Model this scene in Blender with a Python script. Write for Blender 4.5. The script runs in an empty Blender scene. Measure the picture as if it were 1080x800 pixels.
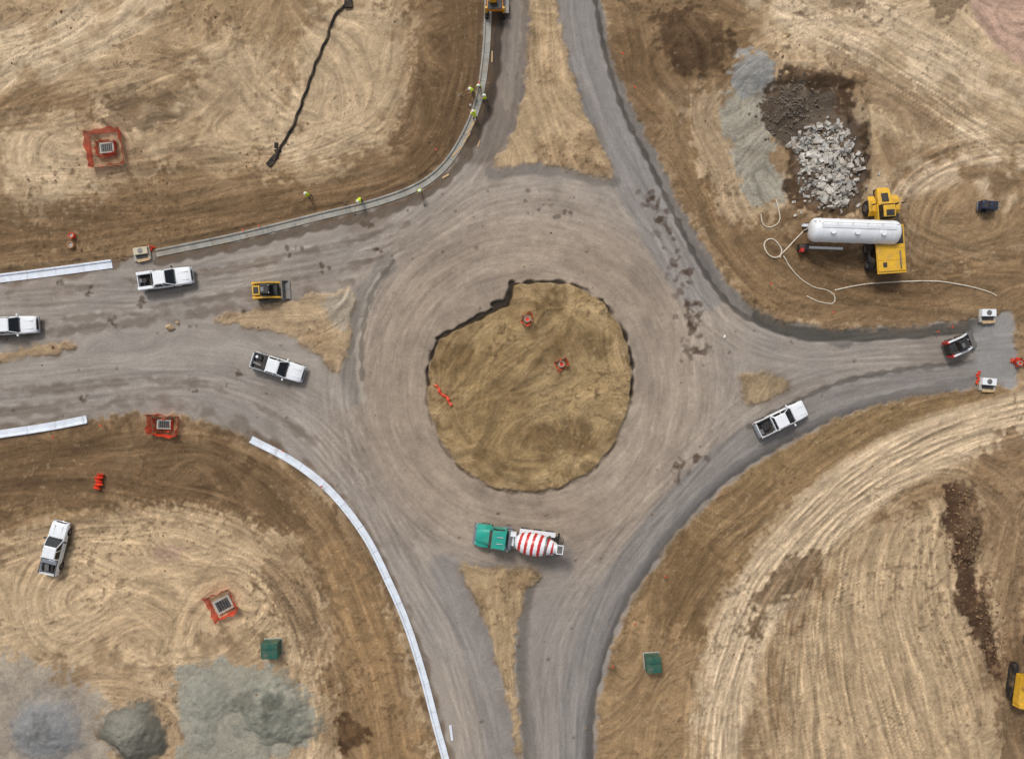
import bpy, bmesh, math, random
import numpy as np
from mathutils import Vector, Matrix
random.seed(7); rng=np.random.default_rng(11)
scene=bpy.context.scene
CAMH=78.0
def P(px,py,z=0.0):
    k=(CAMH-z)/CAMH
    return ((px-540)/10*k,(400-py)/10*k)
def lin(c):
    c=np.asarray(c,float)/255.0
    return np.where(c<=0.04045,c/12.92,((c+0.055)/1.055)**2.4)
# ------------------------------------------------------------------ canvas
D=0.11
x0,x1,y0,y1=-58.0,58.0,-44.0,44.0
nx=int((x1-x0)/D)+1; ny=int((y1-y0)/D)+1
xs=x0+np.arange(nx)*D; ys=y0+np.arange(ny)*D
X,Y=np.meshgrid(xs,ys)
PX=540+10*X; PY=400-10*Y
CP=D*10
tab={}
def vnoise(x,y,s,seed):
    if seed not in tab: tab[seed]=np.random.default_rng(seed).random((256,256))*2-1
    t=tab[seed]; u=x/s+1000.37; v=y/s+1000.71
    iu=np.floor(u).astype(np.int64); iv=np.floor(v).astype(np.int64)
    fu=u-iu; fv=v-iv; fu=fu*fu*(3-2*fu); fv=fv*fv*(3-2*fv)
    a=t[iv&255,iu&255]; b=t[iv&255,(iu+1)&255]; c=t[(iv+1)&255,iu&255]; d=t[(iv+1)&255,(iu+1)&255]
    return (a*(1-fu)+b*fu)*(1-fv)+(c*(1-fu)+d*fu)*fv
def fbm(x,y,s,o,seed,g=0.55):
    r=0;a=1;t=0
    for i in range(o):
        r=r+a*vnoise(x*math.cos(i)+y*math.sin(i),-x*math.sin(i)+y*math.cos(i),s,seed+i); t+=a; a*=g; s/=2.03
    return r/t*1.7
N0=fbm(PX,PY,160,4,1); N1=fbm(PX,PY,50,4,20); N2=fbm(PX,PY,16,3,40); N3=fbm(PX,PY,5,2,60); N4=fbm(PX,PY,90,5,80,0.65)
def sm(a,b,x):
    t=np.clip((x-a)/(b-a),0,1); return t*t*(3-2*t)
def blur(a,r,n=2):
    r=int(round(r/CP))
    if r<1: return a
    for _ in range(n):
        for ax in (0,1):
            p=np.pad(a,[(r+1,r) if i==ax else (0,0) for i in (0,1)],mode='edge')
            c=np.cumsum(p,axis=ax)
            a=(c[2*r+1:]-c[:-2*r-1])/(2*r+1) if ax==0 else (c[:,2*r+1:]-c[:,:-2*r-1])/(2*r+1)
    return a
def cr(pts,step=1.0,closed=False):
    p=np.array(pts,float); n=len(p)
    if n==2 and not closed:
        out=p
    else:
        q=np.vstack([p[-1],p,p[0],p[1]]) if closed else np.vstack([2*p[0]-p[1],p,2*p[-1]-p[-2]])
        out=[]
        for i in range(1,len(q)-2):
            t=np.linspace(0,1,16,endpoint=False)[:,None]
            a,b,c,d=q[i-1],q[i],q[i+1],q[i+2]
            out.append(0.5*((2*b)+(-a+c)*t+(2*a-5*b+4*c-d)*t*t+(-a+3*b-3*c+d)*t**3))
        out=np.vstack(out+[[q[-2]]])
    seg=np.hypot(*np.diff(out,axis=0).T); L=np.concatenate([[0],np.cumsum(seg)])
    m=max(2,int(L[-1]/step)+1); s=np.linspace(0,L[-1],m)
    return np.stack([np.interp(s,L,out[:,0]),np.interp(s,L,out[:,1])],1)
def cells(p): return np.stack([((p[:,0]-540)/10-x0)/D,((400-p[:,1])/10-y0)/D],1)
def polymask(pts,soft=3,namp=0.25,smooth=True,nz=None):
    p=cr(pts,4,True) if smooth else np.array(pts,float)
    c=cells(p); m=np.zeros((ny,nx)); xa,ya=c[:,0],c[:,1]; xb,yb=np.roll(xa,-1),np.roll(ya,-1)
    for j in range(max(0,int(ya.min())),min(ny,int(ya.max())+2)):
        s=((ya<=j)&(yb>j))|((yb<=j)&(ya>j))
        if not s.any(): continue
        xi=np.sort(xa[s]+(j-ya[s])*(xb[s]-xa[s])/(yb[s]-ya[s]))
        for k in range(0,len(xi)-1,2):
            a=max(0,int(math.ceil(xi[k]))); b=min(nx,int(math.floor(xi[k+1]))+1)
            if b>a: m[j,a:b]=1
    m=blur(m,max(soft,CP))
    if nz is None: nz=N2*0.6+N3*0.4
    return sm(0.15,0.85,m+namp*nz*4*m*(1-m))
def stroke(pts,w,soft=2,closed=False,wn=0):
    p=cells(cr(pts,max(1.2,w/5),closed)); R=(w/2+soft)/CP; r0=(w/2)/CP
    m=np.zeros((ny,nx)); k=int(R)+2
    yy,xx=np.mgrid[-k:k+1,-k:k+1]
    ph=rng.random()*9
    for i,(cx,cy) in enumerate(p):
        ix,iy=int(round(cx)),int(round(cy))
        if ix<-k or iy<-k or ix>nx+k or iy>ny+k: continue
        a0,a1=max(0,ix-k),min(nx,ix+k+1); b0,b1=max(0,iy-k),min(ny,iy+k+1)
        if a1<=a0 or b1<=b0: continue
        d=np.hypot(xx-(cx-ix),yy-(cy-iy)); f=1+wn*math.sin(i*0.37+ph)*math.sin(i*0.11+2*ph)
        v=1-sm(r0*f,max(R*f,r0*f+.01),d)
        v=v[b0-(iy-k):b1-(iy-k),a0-(ix-k):a1-(ix-k)]
        m[b0:b1,a0:a1]=np.maximum(m[b0:b1,a0:a1],v)
    return m
def blob(cx,cy,rx,ry,rot=0,na=0.35,soft=0.35):
    a=math.radians(rot); dx=PX-cx; dy=PY-cy
    u=(dx*math.cos(a)+dy*math.sin(a))/rx; v=(-dx*math.sin(a)+dy*math.cos(a))/ry
    d=np.hypot(u,v)+na*(N1*0.5+N2*0.6+N3*.2)
    return 1-sm(1-soft,1+soft,d)
# ------------------------------------------------------------------ shapes (plan metres*10)
SPLIT_N=[(557,-60),(587,-60),(588,0),(598,55),(616,110),(634,155),(648,187),(610,181),(565,173),(519,179),(534,152),(546,115),(555,70),(558,20)]
SPLIT_W=[(222,337),(262,327),(300,317),(345,309),(373,305),(371,345),(358,396),(340,376),(300,353),(262,345)]
STRIP_W=[(-60,375),(0,370),(40,364),(78,362),(76,369),(40,376),(0,383),(-60,390)]
SPLIT_S=[(484,592),(510,598),(568,602),(556,625),(547,655),(545,700),(547,750),(550,800),(552,860),(548,860),(545,800),(534,740),(518,680),(500,630)]
SPLIT_E=[(778,392),(800,393),(835,404),(815,417),(788,427),(782,410)]
P_TL=[(-90,-90),(512,-90),(512,0),(511,60),(507,105),(492,145),(470,177),(440,199),(395,216),(340,229),(250,251),(165,268),(120,276),(0,291),(-90,301)]
P_TR=[(631,-90),(632,0),(641,50),(662,105),(690,160),(716,215),(741,262),(766,300),(792,324),(830,341),(880,348),(950,345),(1030,337),(1068,330),(1072,408),(1030,408),(962,419),(900,434),(850,457),(800,485),(760,515),(720,556),(690,598),(662,640),(642,690),(631,740),(629,800),(628,890),(1200,890),(1200,-90)]
P_BL=[(-90,472),(0,459),(92,443),(150,434),(190,436),(230,449),(265,464),(310,488),(350,521),(385,566),(410,615),(430,662),(447,715),(459,760),(468,800),(485,890),(-90,890)]
ISL=[(463,356),(498,338),(534,320),(539,300),(570,297),(604,300),(635,316),(656,345),(667,385),(665,425),(650,466),(625,496),(592,514),(560,519),(520,514),(485,492),(462,460),(451,425),(451,388)]
g=np.zeros((ny,nx))
for p,s in ((SPLIT_N,1),(SPLIT_W,1),(STRIP_W,1),(SPLIT_S,1),(SPLIT_E,1),(P_TL,0),(P_TR,0),(P_BL,0)):
    g=np.maximum(g,polymask(cr(p,4,True) if s else p,3,0.7,False))
isl=polymask(ISL,2.2,0.35,False)
road=(1-g)*(1-isl)
dirt=np.maximum(g,isl)
CX,CY=559,408
RR=np.hypot(PX-CX,PY-CY); TH=np.arctan2(PY-CY,PX-CX)
# ------------------------------------------------------------------ colour painting
def col(c): return np.array(lin(c))[None,None,:]
C=np.zeros((ny,nx,3))
def paint(m,c,a=1.0):
    global C
    m=(m*a)[...,None]; C=C*(1-m)+col(c)*m
def sblob(cx,cy,rx,ry,rot,c,a,gate=None):
    k=int((max(rx,ry)*2.0+4)/CP); ix=int(((cx-540)/10-x0)/D); iy=int(((400-cy)/10-y0)/D)
    a0,a1,b0,b1=max(0,ix-k),min(nx,ix+k),max(0,iy-k),min(ny,iy+k)
    if a1<=a0 or b1<=b0: return
    S=(slice(b0,b1),slice(a0,a1)); t=math.radians(rot); dx=PX[S]-cx; dy=PY[S]-cy
    d=np.hypot((dx*math.cos(t)+dy*math.sin(t))/rx,(-dx*math.sin(t)+dy*math.cos(t))/ry)+.55*N3[S]+.35*N2[S]
    m=(1-sm(.5,1.1,d))*a
    if gate is not None: m=m*gate[S]
    m=m[...,None]; C[S]=C[S]*(1-m)+col(c)*m
LT=(198,173,138); TAN=(172,145,110); BR=(131,104,72); DB=(88,66,46)
paint(np.ones((ny,nx)),TAN)
paint(sm(-0.2,0.7,N4+0.3*N2),LT,0.6)
paint(sm(0.0,0.9,-N1-0.3*N2+0.2*N4),BR,0.55)
TLm=polymask(P_TL,3,0.3,False); TRm=polymask(P_TR,3,0.3,False); BLm=polymask(P_BL,3,0.3,False)
def reg(pts,c,a,soft=14,namp=1.0,clip=None):
    m=polymask(pts,soft,namp*1.4)
    if clip is not None: m=m*clip
    paint(m*np.clip(1+.30*N4+.1*N2,0,1),c,a)
reg([(-90,215),(60,225),(120,190),(210,170),(280,185),(330,190),(400,180),(430,120),(425,50),(450,-60),(520,-60),(515,100),(470,180),(400,225),(250,260),(100,290),(-90,310)],BR,0.9,clip=TLm)
reg([(415,140),(450,60),(470,-20),(512,-20),(508,110),(470,170),(440,190)],(112,87,60),0.75,12,clip=TLm)
reg([(110,105),(150,95),(190,100),(200,125),(160,135),(115,128)],DB,0.55,8,clip=TLm)
reg([(-60,85),(60,90),(110,100),(90,125),(20,118),(-60,120)],BR,0.8,10,clip=TLm)
reg([(-60,0),(60,-20),(220,-60),(330,0),(300,60),(210,50),(130,60),(60,80),(-60,85)],TAN,0.5,14,clip=TLm)
reg([(200,-20),(340,-20),(335,30),(300,70),(260,40),(200,30)],(150,122,86),0.6,12,clip=TLm)
for s in ([(-60,92),(30,72),(90,50),(140,18),(175,-20)],[(-60,55),(30,45),(80,25),(120,-10)]):
    paint(stroke(s,22,12,wn=.3)*sm(-1,0.3,N2+N1),(206,182,148),0.75)
reg([(330,20),(400,0),(425,50),(415,110),(380,165),(330,180),(305,150)],LT,0.6,12,clip=TLm)
reg([(200,80),(250,50),(300,60),(310,130),(280,165),(215,150)],LT,0.5,14,clip=TLm)
reg([(0,135),(60,125),(95,150),(80,190),(20,200)],LT,0.65,12,clip=TLm)
paint(blob(60,240,120,30,-5)*TLm,(114,88,60),0.6)
paint(blob(240,225,120,20,-8)*TLm,(120,94,64),0.6)
paint(blob(380,190,60,16,-25)*TLm,(114,88,60),0.5)
# top-right
reg([(625,-90),(780,-60),(790,60),(760,130),(790,220),(860,240),(990,280),(1090,250),(1090,345),(880,350),(780,320),(700,190),(650,110)],BR,0.9,14,clip=TRm)
reg([(690,20),(730,10),(765,30),(770,65),(740,80),(700,60)],DB,0.85,7)
reg([(640,40),(690,50),(700,130),(680,140)],(114,88,60),0.7,9)
reg([(720,110),(745,90),(765,120),(800,220),(770,230),(735,170)],(178,154,122),0.7,8)
reg([(772,75),(790,55),(815,65),(822,110),(812,150),(830,200),(808,218),(785,205),(768,150),(766,110)],(158,153,138),0.9,6,1.0)
reg([(776,62),(798,55),(818,70),(815,95),(790,102),(772,90)],(146,145,142),0.9,5,.8)
reg([(812,82),(850,72),(908,86),(915,150),(908,218),(870,232),(832,204),(832,150),(804,130)],(84,64,46),0.95,5,.9)
reg([(850,120),(900,130),(908,210),(870,225),(842,190)],(112,98,84),0.6,6,.9)
reg([(812,100),(845,90),(880,100),(870,125),(830,150),(812,135)],(98,88,76),0.7,5,.9)
reg([(830,225),(900,225),(1000,250),(1010,300),(930,320),(850,300)],(114,88,60),0.55,10)
reg([(940,170),(1010,150),(1090,190),(1090,260),(1010,270),(950,240)],(146,118,84),0.8,10)
reg([(800,-60),(1090,-60),(1090,160),(1000,150),(920,130),(900,80),(820,40)],LT,0.55,16)
for s in ([(790,-20),(860,30),(940,75),(1010,120),(1100,190)],[(880,-20),(960,40),(1030,80),(1100,115)],[(940,200),(1000,175),(1050,190),(1100,230)]):
    paint(stroke(s,26,12,wn=.3)*sm(-1,.3,N2+N1),(204,180,148),0.75)
reg([(860,30),(900,60),(960,90),(1010,145),(960,135),(900,95)],BR,0.6,8)
reg([(1020,-20),(1090,-20),(1090,60),(1060,58),(1035,30)],(188,154,134),0.9,3,.4)
reg([(980,-30),(1015,-20),(1020,10),(985,20)],DB,0.6,6)
reg([(870,-30),(905,-20),(905,12),(880,12)],DB,0.6,5)
# right middle & bottom-right
reg([(1065,400),(1100,420),(1000,435),(900,480),(830,535),(780,600),(740,680),(725,800),(720,880),(620,880),(625,740),(650,650),(720,550),(820,470),(950,420)],(142,114,78),0.95,8,.9,clip=TRm)
reg([(700,590),(735,560),(760,600),(730,680),(700,700)],(120,94,62),0.7,12)
reg([(775,470),(850,440),(960,420),(1000,430),(880,480),(790,520)],(148,121,82),0.6,10)
band=[(1140,432),(1060,445),(980,470),(905,512),(845,568),(800,630),(770,700),(755,770),(750,880)]
reg([(860,560),(960,520),(1010,540),(1030,660),(1060,800),(1040,880),(790,880),(795,780),(820,680)],(184,158,122),0.75,14)
paint(stroke([(1140,480),(1060,488),(985,512),(925,550),(870,605),(835,665),(815,740),(805,860)],16,12,wn=.5)*sm(-.8,.5,N2+N1),(134,106,74),.75)
paint(stroke(band,48,10,wn=.10),(202,177,143),0.9)
reg([(998,510),(1028,512),(1036,560),(1026,600),(1050,665),(1066,740),(1042,705),(1013,640),(998,570)],(80,56,40),0.95,5,.9)
reg([(1030,480),(1100,470),(1100,700),(1062,720),(1045,640),(1035,570)],(142,114,82),0.85,12)
reg([(1055,700),(1100,690),(1100,860),(1066,860)],(122,96,68),0.8,8)
reg([(806,610),(850,580),(868,590),(850,620),(815,640),(800,680),(790,670)],(112,86,58),0.75,6)
reg([(640,690),(690,660),(735,690),(735,800),(735,870),(630,870)],(164,134,96),0.7,12)
# bottom-left
reg([(-90,455),(150,430),(270,470),(330,510),(390,580),(420,660),(440,740),(470,880),(370,880),(350,740),(330,620),(280,570),(200,540),(100,545),(-90,560)],(136,108,74),0.9,12,clip=BLm)
reg([(-90,470),(100,450),(230,460),(260,500),(210,535),(90,530),(-90,545)],(112,87,60),0.8,12,clip=BLm)
reg([(230,490),(290,500),(320,550),(280,560),(230,540)],(106,82,56),0.6,10)
reg([(75,560),(200,545),(290,570),(330,620),(340,690),(220,670),(180,690),(60,690),(-60,690),(-60,620)],(196,168,130),0.75,16,clip=BLm)
reg([(270,590),(320,590),(345,640),(335,690),(290,650)],(114,88,60),0.6,10)
reg([(340,560),(400,640),(430,740),(440,880),(385,880),(370,720)],(158,126,86),0.75,10,clip=BLm)
reg([(350,760),(375,755),(390,780),(360,795)],(84,60,38),0.85,5)
reg([(165,575),(190,575),(190,590),(165,592)],(178,146,124),0.7,4)
reg([(-60,640),(70,620),(110,680),(60,700),(-60,700)],(190,164,128),0.6,12)
greyz=polymask([(-60,715),(40,700),(90,730),(110,760),(110,880),(-60,880)],12,1.5); paint(greyz,(154,148,138),.7)
greyz2=polymask([(185,715),(225,698),(290,705),(325,735),(325,780),(290,800),(290,850),(200,850),(190,780)],6,1.6); paint(greyz2,(152,149,134),.9)
pile1=blob(50,768,34,32,0,.25,.25); pile2=blob(143,768,33,34,0,.28,.15); pile3=blob(285,748,44,38,20,.5,.25); pile4=blob(212,745,22,38,0,.5,.35)
paint(pile1,(136,137,137),.9); paint(pile2,(96,95,86),.95); paint(blob(141,762,25,23,0,.5),(142,139,125),.75)
paint(pile3,(134,134,120),.85); paint(pile4,(150,148,134),.8); paint(blob(290,738,16,14,0,.5),(92,92,82),.8); paint(blob(262,735,12,9,0,.5),(104,102,90),.6)
paint(pile1*sm(.1,.8,-N2),(112,112,110),.5)
# island
paint(isl,(148,122,82)); paint(isl*sm(-.3,.8,N4*1.2+N2*.3),(168,142,100),.7); paint(isl*sm(.0,.9,-N1-N2*.3),(116,91,58),.65)
rim=sm(86,100,RR)*isl; paint(rim*sm(-.6,.6,N2),(166,140,102),.55)
for sp,c in ((SPLIT_N,(188,160,122)),(SPLIT_W,(180,154,120)),(SPLIT_S,(176,150,112)),(SPLIT_E,(160,138,106)),(STRIP_W,(174,147,112))):
    m=polymask(cr(sp,4,True),3,.6,False); paint(m,c,.85); paint(m*sm(0,.8,N1+N2*.6),BR,.5)
paint(polymask([(340,318),(372,306),(370,345),(352,340)],4,.8),(158,150,136),.7)
# road
rc=sm(260,140,RR)
roadc=col((150,141,132))*(1-rc[...,None])+col((157,140,122))*rc[...,None]
C=C*(1-road[...,None])+roadc*road[...,None]
def rpaint(m,c,a): paint(m*road,c,a)
rpaint(sm(-.3,.9,N4+.3*N1),(170,155,138),.45); rpaint(sm(0,.9,-N1+.3*N4),(128,115,102),.4)
st=fbm(RR+N1*2,TH*150,3.2,3,120,.7); st2=fbm(RR+N1*3,TH*60+40,10,3,140,.6)
ringm=sm(260,205,RR)*road
C=C*(1+(0.07*st+0.10*st2)*ringm)[...,None]
rpaint(stroke([(587,-60),(608,0),(620,60),(640,120),(668,180),(700,245),(740,305)],36,12),(138,133,129),.75)
rpaint(stroke([(630,-60),(636,0),(648,60),(668,115),(694,165),(718,215),(742,265),(768,303),(794,328),(835,347),(890,356)],15,4,wn=.2),(116,110,104),.8)
rpaint(stroke([(624,-60),(628,0),(640,62),(658,118),(684,170),(708,220),(732,268),(758,308),(786,334),(830,352)],3,2,wn=.5),(80,73,67),.75)
rpaint(stroke([(630,-60),(641,20),(655,70),(676,120),(702,170),(722,208)],3,2,wn=.5),(176,164,148),.5)
rpaint(stroke([(535,-60),(536,0),(534,60),(528,110),(505,150)],40,8),(116,104,93),.75)
rpaint(stroke([(524,-60),(524,0),(522,60),(514,112),(496,150)],9,4,wn=.3),(66,55,46),.85)
rpaint(stroke([(545,-60),(545,0),(542,60),(534,112)],6,4,wn=.3),(150,138,124),.6)
rpaint(stroke([(800,334),(840,350),(900,353),(960,350),(1030,344)],11,3,wn=.15),(86,82,75),.92)
rpaint(stroke([(1035,402),(962,415),(900,430),(848,452),(798,480),(756,510),(715,551),(684,593),(655,637),(634,691),(623,741),(620,800),(620,880)],8,3,wn=.25),(88,84,81),.9)
rpaint(stroke([(1035,394),(955,405),(890,418),(838,440),(788,468),(744,500),(702,544),(668,590),(640,634),(618,690),(606,740),(602,800),(602,880)],22,10),(132,127,123),.7)
rpaint(stroke([(1030,381),(950,390),(890,402),(838,424),(790,450)],3,2,wn=.6),(92,84,76),.6)
rpaint(blob(1052,372,24,40,0,.3),(144,142,139),.85)
rpaint(stroke([(560,610),(553,650),(551,700),(556,760),(562,840)],10,4,wn=.2),(106,100,93),.8)
rpaint(stroke([(590,590),(575,650),(572,720),(580,860)],26,8),(142,134,126),.6)
rpaint(stroke([(470,600),(495,660),(515,730),(528,800),(535,880)],24,10),(136,130,125),.7)
rpaint(stroke([(300,490),(350,530),(392,580),(420,640),(440,690),(458,760),(470,820)],8,6),(112,102,91),.6)
rpaint(stroke([(408,280),(385,310),(372,345),(366,385),(372,420)],13,5,wn=.3),(126,121,113),.7)
rpaint(stroke([(400,290),(386,325),(378,370),(382,420)],4,3,wn=.4),(170,160,146),.5)
rpaint(stroke([(415,275),(392,310),(382,355),(382,400)],2.5,2,wn=.6),(88,77,66),.5)
rpaint(stroke([(-60,398),(60,392),(180,378),(262,368),(330,392),(360,420)],16,10),(160,151,140),.5)
for s_,w_ in (([(-60,360),(40,352),(140,340),(240,325),(370,298)],6),([(-60,440),(60,430),(150,422),(230,436),(290,470)],8),([(-60,420),(80,408),(190,402),(260,420),(330,465)],5),([(-60,346),(60,338),(180,322),(300,300),(400,272)],4),([(-60,318),(100,302),(230,286),(340,262),(430,236)],4)):
    rpaint(stroke(s_,w_,4,wn=.5)*sm(-.9,.4,N1+N2),(112,98,84),.6)
rpaint(stroke([(165,276),(250,259),(340,238),(400,225),(446,206),(480,180),(500,148)],7,3,wn=.4),(94,79,64),.75)
rpaint(stroke([(520,181),(565,177),(612,184),(648,192)],10,4,wn=.3),(118,112,105),.7)
rpaint(blob(390,235,22,9,-20,.5),(118,101,85),.5)
def clodline(a,b,n,spread,smin,smax,al=.7):
    for _ in range(n):
        f=rng.random(); sblob(a[0]+(b[0]-a[0])*f+rng.normal(0,spread),a[1]+(b[1]-a[1])*f+rng.normal(0,spread),rng.uniform(smin,smax),rng.uniform(smin,smax)*1.2,rng.uniform(0,180),(92,74,60),al*rng.uniform(.5,1),road)
clodline((698,225),(740,372),46,6,1.5,5); clodline((722,280),(738,372),30,7,2,6,.6); clodline((555,205),(612,232),14,6,1.2,3.5); clodline((680,200),(705,240),16,5,1.5,4); clodline((692,520),(740,480),16,4,1.5,5,.6)
for q in [(388,236,5),(310,262,5),(87,420,5),(255,330,3),(250,392,4),(205,412,3),(430,225,3),(340,285,4),(398,262,4),(520,545,4),(490,455,3),(150,318,4),(95,312,5),(120,335,5),(60,300,5)]:
    for _ in range(4): sblob(q[0]+rng.normal(0,q[2]*.7),q[1]+rng.normal(0,q[2]*.6),q[2]*rng.uniform(.4,.9),q[2]*rng.uniform(.3,.8),rng.uniform(0,180),(88,72,58),.65,road)
for _ in range(260): sblob(rng.uniform(0,1080),rng.uniform(150,800),rng.uniform(.8,2.4),rng.uniform(.8,2.0),rng.uniform(0,180),(96,80,66),.5,road)
edge=np.clip(1-np.abs(blur(g,5)-.5)*2,0,1)
paint(edge*sm(-.5,.5,N2),(116,101,84),.45)
# ------------------------------------------------------------------ tracks
class TS:
    def __init__(s): s.p=[];s.v=[];s.c=[];s.t=[]
    def add(s,p,v): s.p.append(p); s.v.append(v)
    def _sp(s,p,vs):
        p=cells(p); ok=(p[:,0]>0)&(p[:,1]>0)&(p[:,0]<nx-2)&(p[:,1]<ny-2); p=p[ok]
        i=np.floor(p).astype(int); f=p-i; outs=[]
        for v in vs:
            v=v[ok]; out=np.zeros(ny*nx)
            for a in (0,1):
                for b in (0,1):
                    w=(f[:,0] if a else 1-f[:,0])*(f[:,1] if b else 1-f[:,1])
                    out+=np.bincount((i[:,1]+b)*nx+i[:,0]+a,weights=w*v,minlength=ny*nx)
            outs.append(out.reshape(ny,nx))
        return outs
    def canvas(s): return s._sp(np.vstack(s.p),[np.concatenate(s.v)])[0]
    def field(s,r):
        t=np.vstack(s.t); a=2*np.arctan2(-t[:,1],t[:,0])
        u,v=s._sp(np.vstack(s.c),[np.cos(a),np.sin(a)]); return blur(u,r,3),blur(v,r,3)
RT=TS(); DT=TS()
def tracks(T,guide,n,spread,gap=17,amp=.5,wander=5,full=0.3,dust=True,tread=0):
    p=cr(guide,0.8); N=len(p); t=np.gradient(p,axis=0); t/=np.hypot(t[:,0],t[:,1])[:,None]+1e-9
    nr=np.stack([-t[:,1],t[:,0]],1); s=np.arange(N)*0.8
    for _ in range(n):
        o=rng.normal(0,spread*.6); L1,L2=rng.uniform(120,300),rng.uniform(300,900)
        w=o+wander*(np.sin(s/L1*6.28+rng.random()*6)*.5+np.sin(s/L2*6.28+rng.random()*6))
        a=0 if rng.random()<full else int(rng.uniform(0,.5)*N); b=N if rng.random()<full else int(rng.uniform(.5,1)*N)
        if b-a<40: continue
        e=np.minimum(1,np.minimum(np.arange(b-a),b-a-1-np.arange(b-a))/60.0)
        md=0.65+0.35*np.sin(s[a:b]/rng.uniform(30,90)+rng.random()*6)
        am=amp*rng.uniform(.4,1.3)*(1 if rng.random()<.72 else -1)
        tr_=1.0
        if rng.random()<tread: tr_=1+.9*np.sign(np.sin(s[a:b]*6.28/4.2))
        T.c.append((p[a:b]+nr[a:b]*w[a:b][:,None])[::3]); T.t.append(t[a:b][::3])
        for wh in (-gap/2,gap/2):
            for lat,val in ((-1.1,-.5),(0,-.7),(1.1,-.5),(-3,.55),(3,.55)):
                q=p[a:b]+nr[a:b]*(w[a:b]+wh+lat+rng.normal(0,.25,b-a))[:,None]
                T.add(q,val*am*e*md*tr_)
        if dust:
            sg=rng.uniform(2,7); q=p[a:b]+nr[a:b]*(w[a:b]+rng.normal(0,sg,b-a))[:,None]
            T.add(q,amp*rng.uniform(-1,1)*e*.8)
def arc(cx,cy,r,a0,a1,n=10): return [(cx+r*math.cos(math.radians(a)),cy+r*math.sin(math.radians(a))) for a in np.linspace(a0,a1,n)]
for i in range(80):
    r=rng.uniform(122,205); a0=rng.uniform(0,360); tracks(RT,arc(CX,CY,r,a0,a0+rng.uniform(60,260),16),1,1,amp=.30,wander=6)
G=[[(-40,325),(80,312),(200,300),(300,282),(400,262),(450,240),(510,205),(559,195)],[(-40,340),(100,322),(250,300),(390,268),(470,215),(520,150),(538,60),(536,-40)],
 [(-40,412),(100,400),(220,392),(310,412),(370,455),(410,510),(470,570),(540,600)],[(-40,430),(100,415),(220,405),(320,450),(390,530),(440,620),(485,720),(515,860)],
 [(608,-40),(616,40),(640,110),(675,180),(710,250),(745,320),(800,360),(900,372),(1060,368)],[(602,-40),(612,50),(635,120),(660,190),(700,260),(730,330),(735,420)],
 [(1060,375),(950,385),(850,400),(780,440),(720,500),(650,580),(600,680),(590,860)],[(1060,385),(950,398),(850,425),(770,470),(700,540),(640,630),(605,740),(600,860)],
 [(590,860),(580,740),(590,660),(640,580),(700,520),(735,430)],[(520,860),(500,740),(460,640),(410,560),(370,470),(360,400),(390,320),(440,260)],
 [(1060,360),(940,365),(850,375),(780,350),(740,290),(700,230)],[(380,430),(376,370),(392,315),(430,270),(480,225)]]
for q in G: tracks(RT,q,13,13,amp=.42,wander=5)
tracks(RT,G[0],12,10,amp=.7); tracks(RT,G[3],12,9,amp=.6)
for i in range(120):
    a=rng.uniform(0,6.28); x_,y_=rng.uniform(-50,1130),rng.uniform(-50,850); L_=rng.uniform(60,220); k_=rng.uniform(-1.6,1.6)
    tracks(DT,[(x_+L_*f*math.cos(a+k_*f),y_+L_*f*math.sin(a+k_*f)) for f in np.linspace(0,1,6)],rng.integers(1,4),7,amp=.6,wander=4,tread=.5,full=.8)
for i in range(16):
    a=rng.uniform(0,6.28); x_,y_=559+rng.normal(0,50),408+rng.normal(0,50); L_=rng.uniform(40,120); k_=rng.uniform(-2,2)
    tracks(DT,[(x_+L_*f*math.cos(a+k_*f),y_+L_*f*math.sin(a+k_*f)) for f in np.linspace(0,1,6)],2,6,amp=.6,wander=3,tread=.5,full=.9,gap=14)
tracks(DT,band,30,16,amp=.85,wander=5,full=.6)
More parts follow.
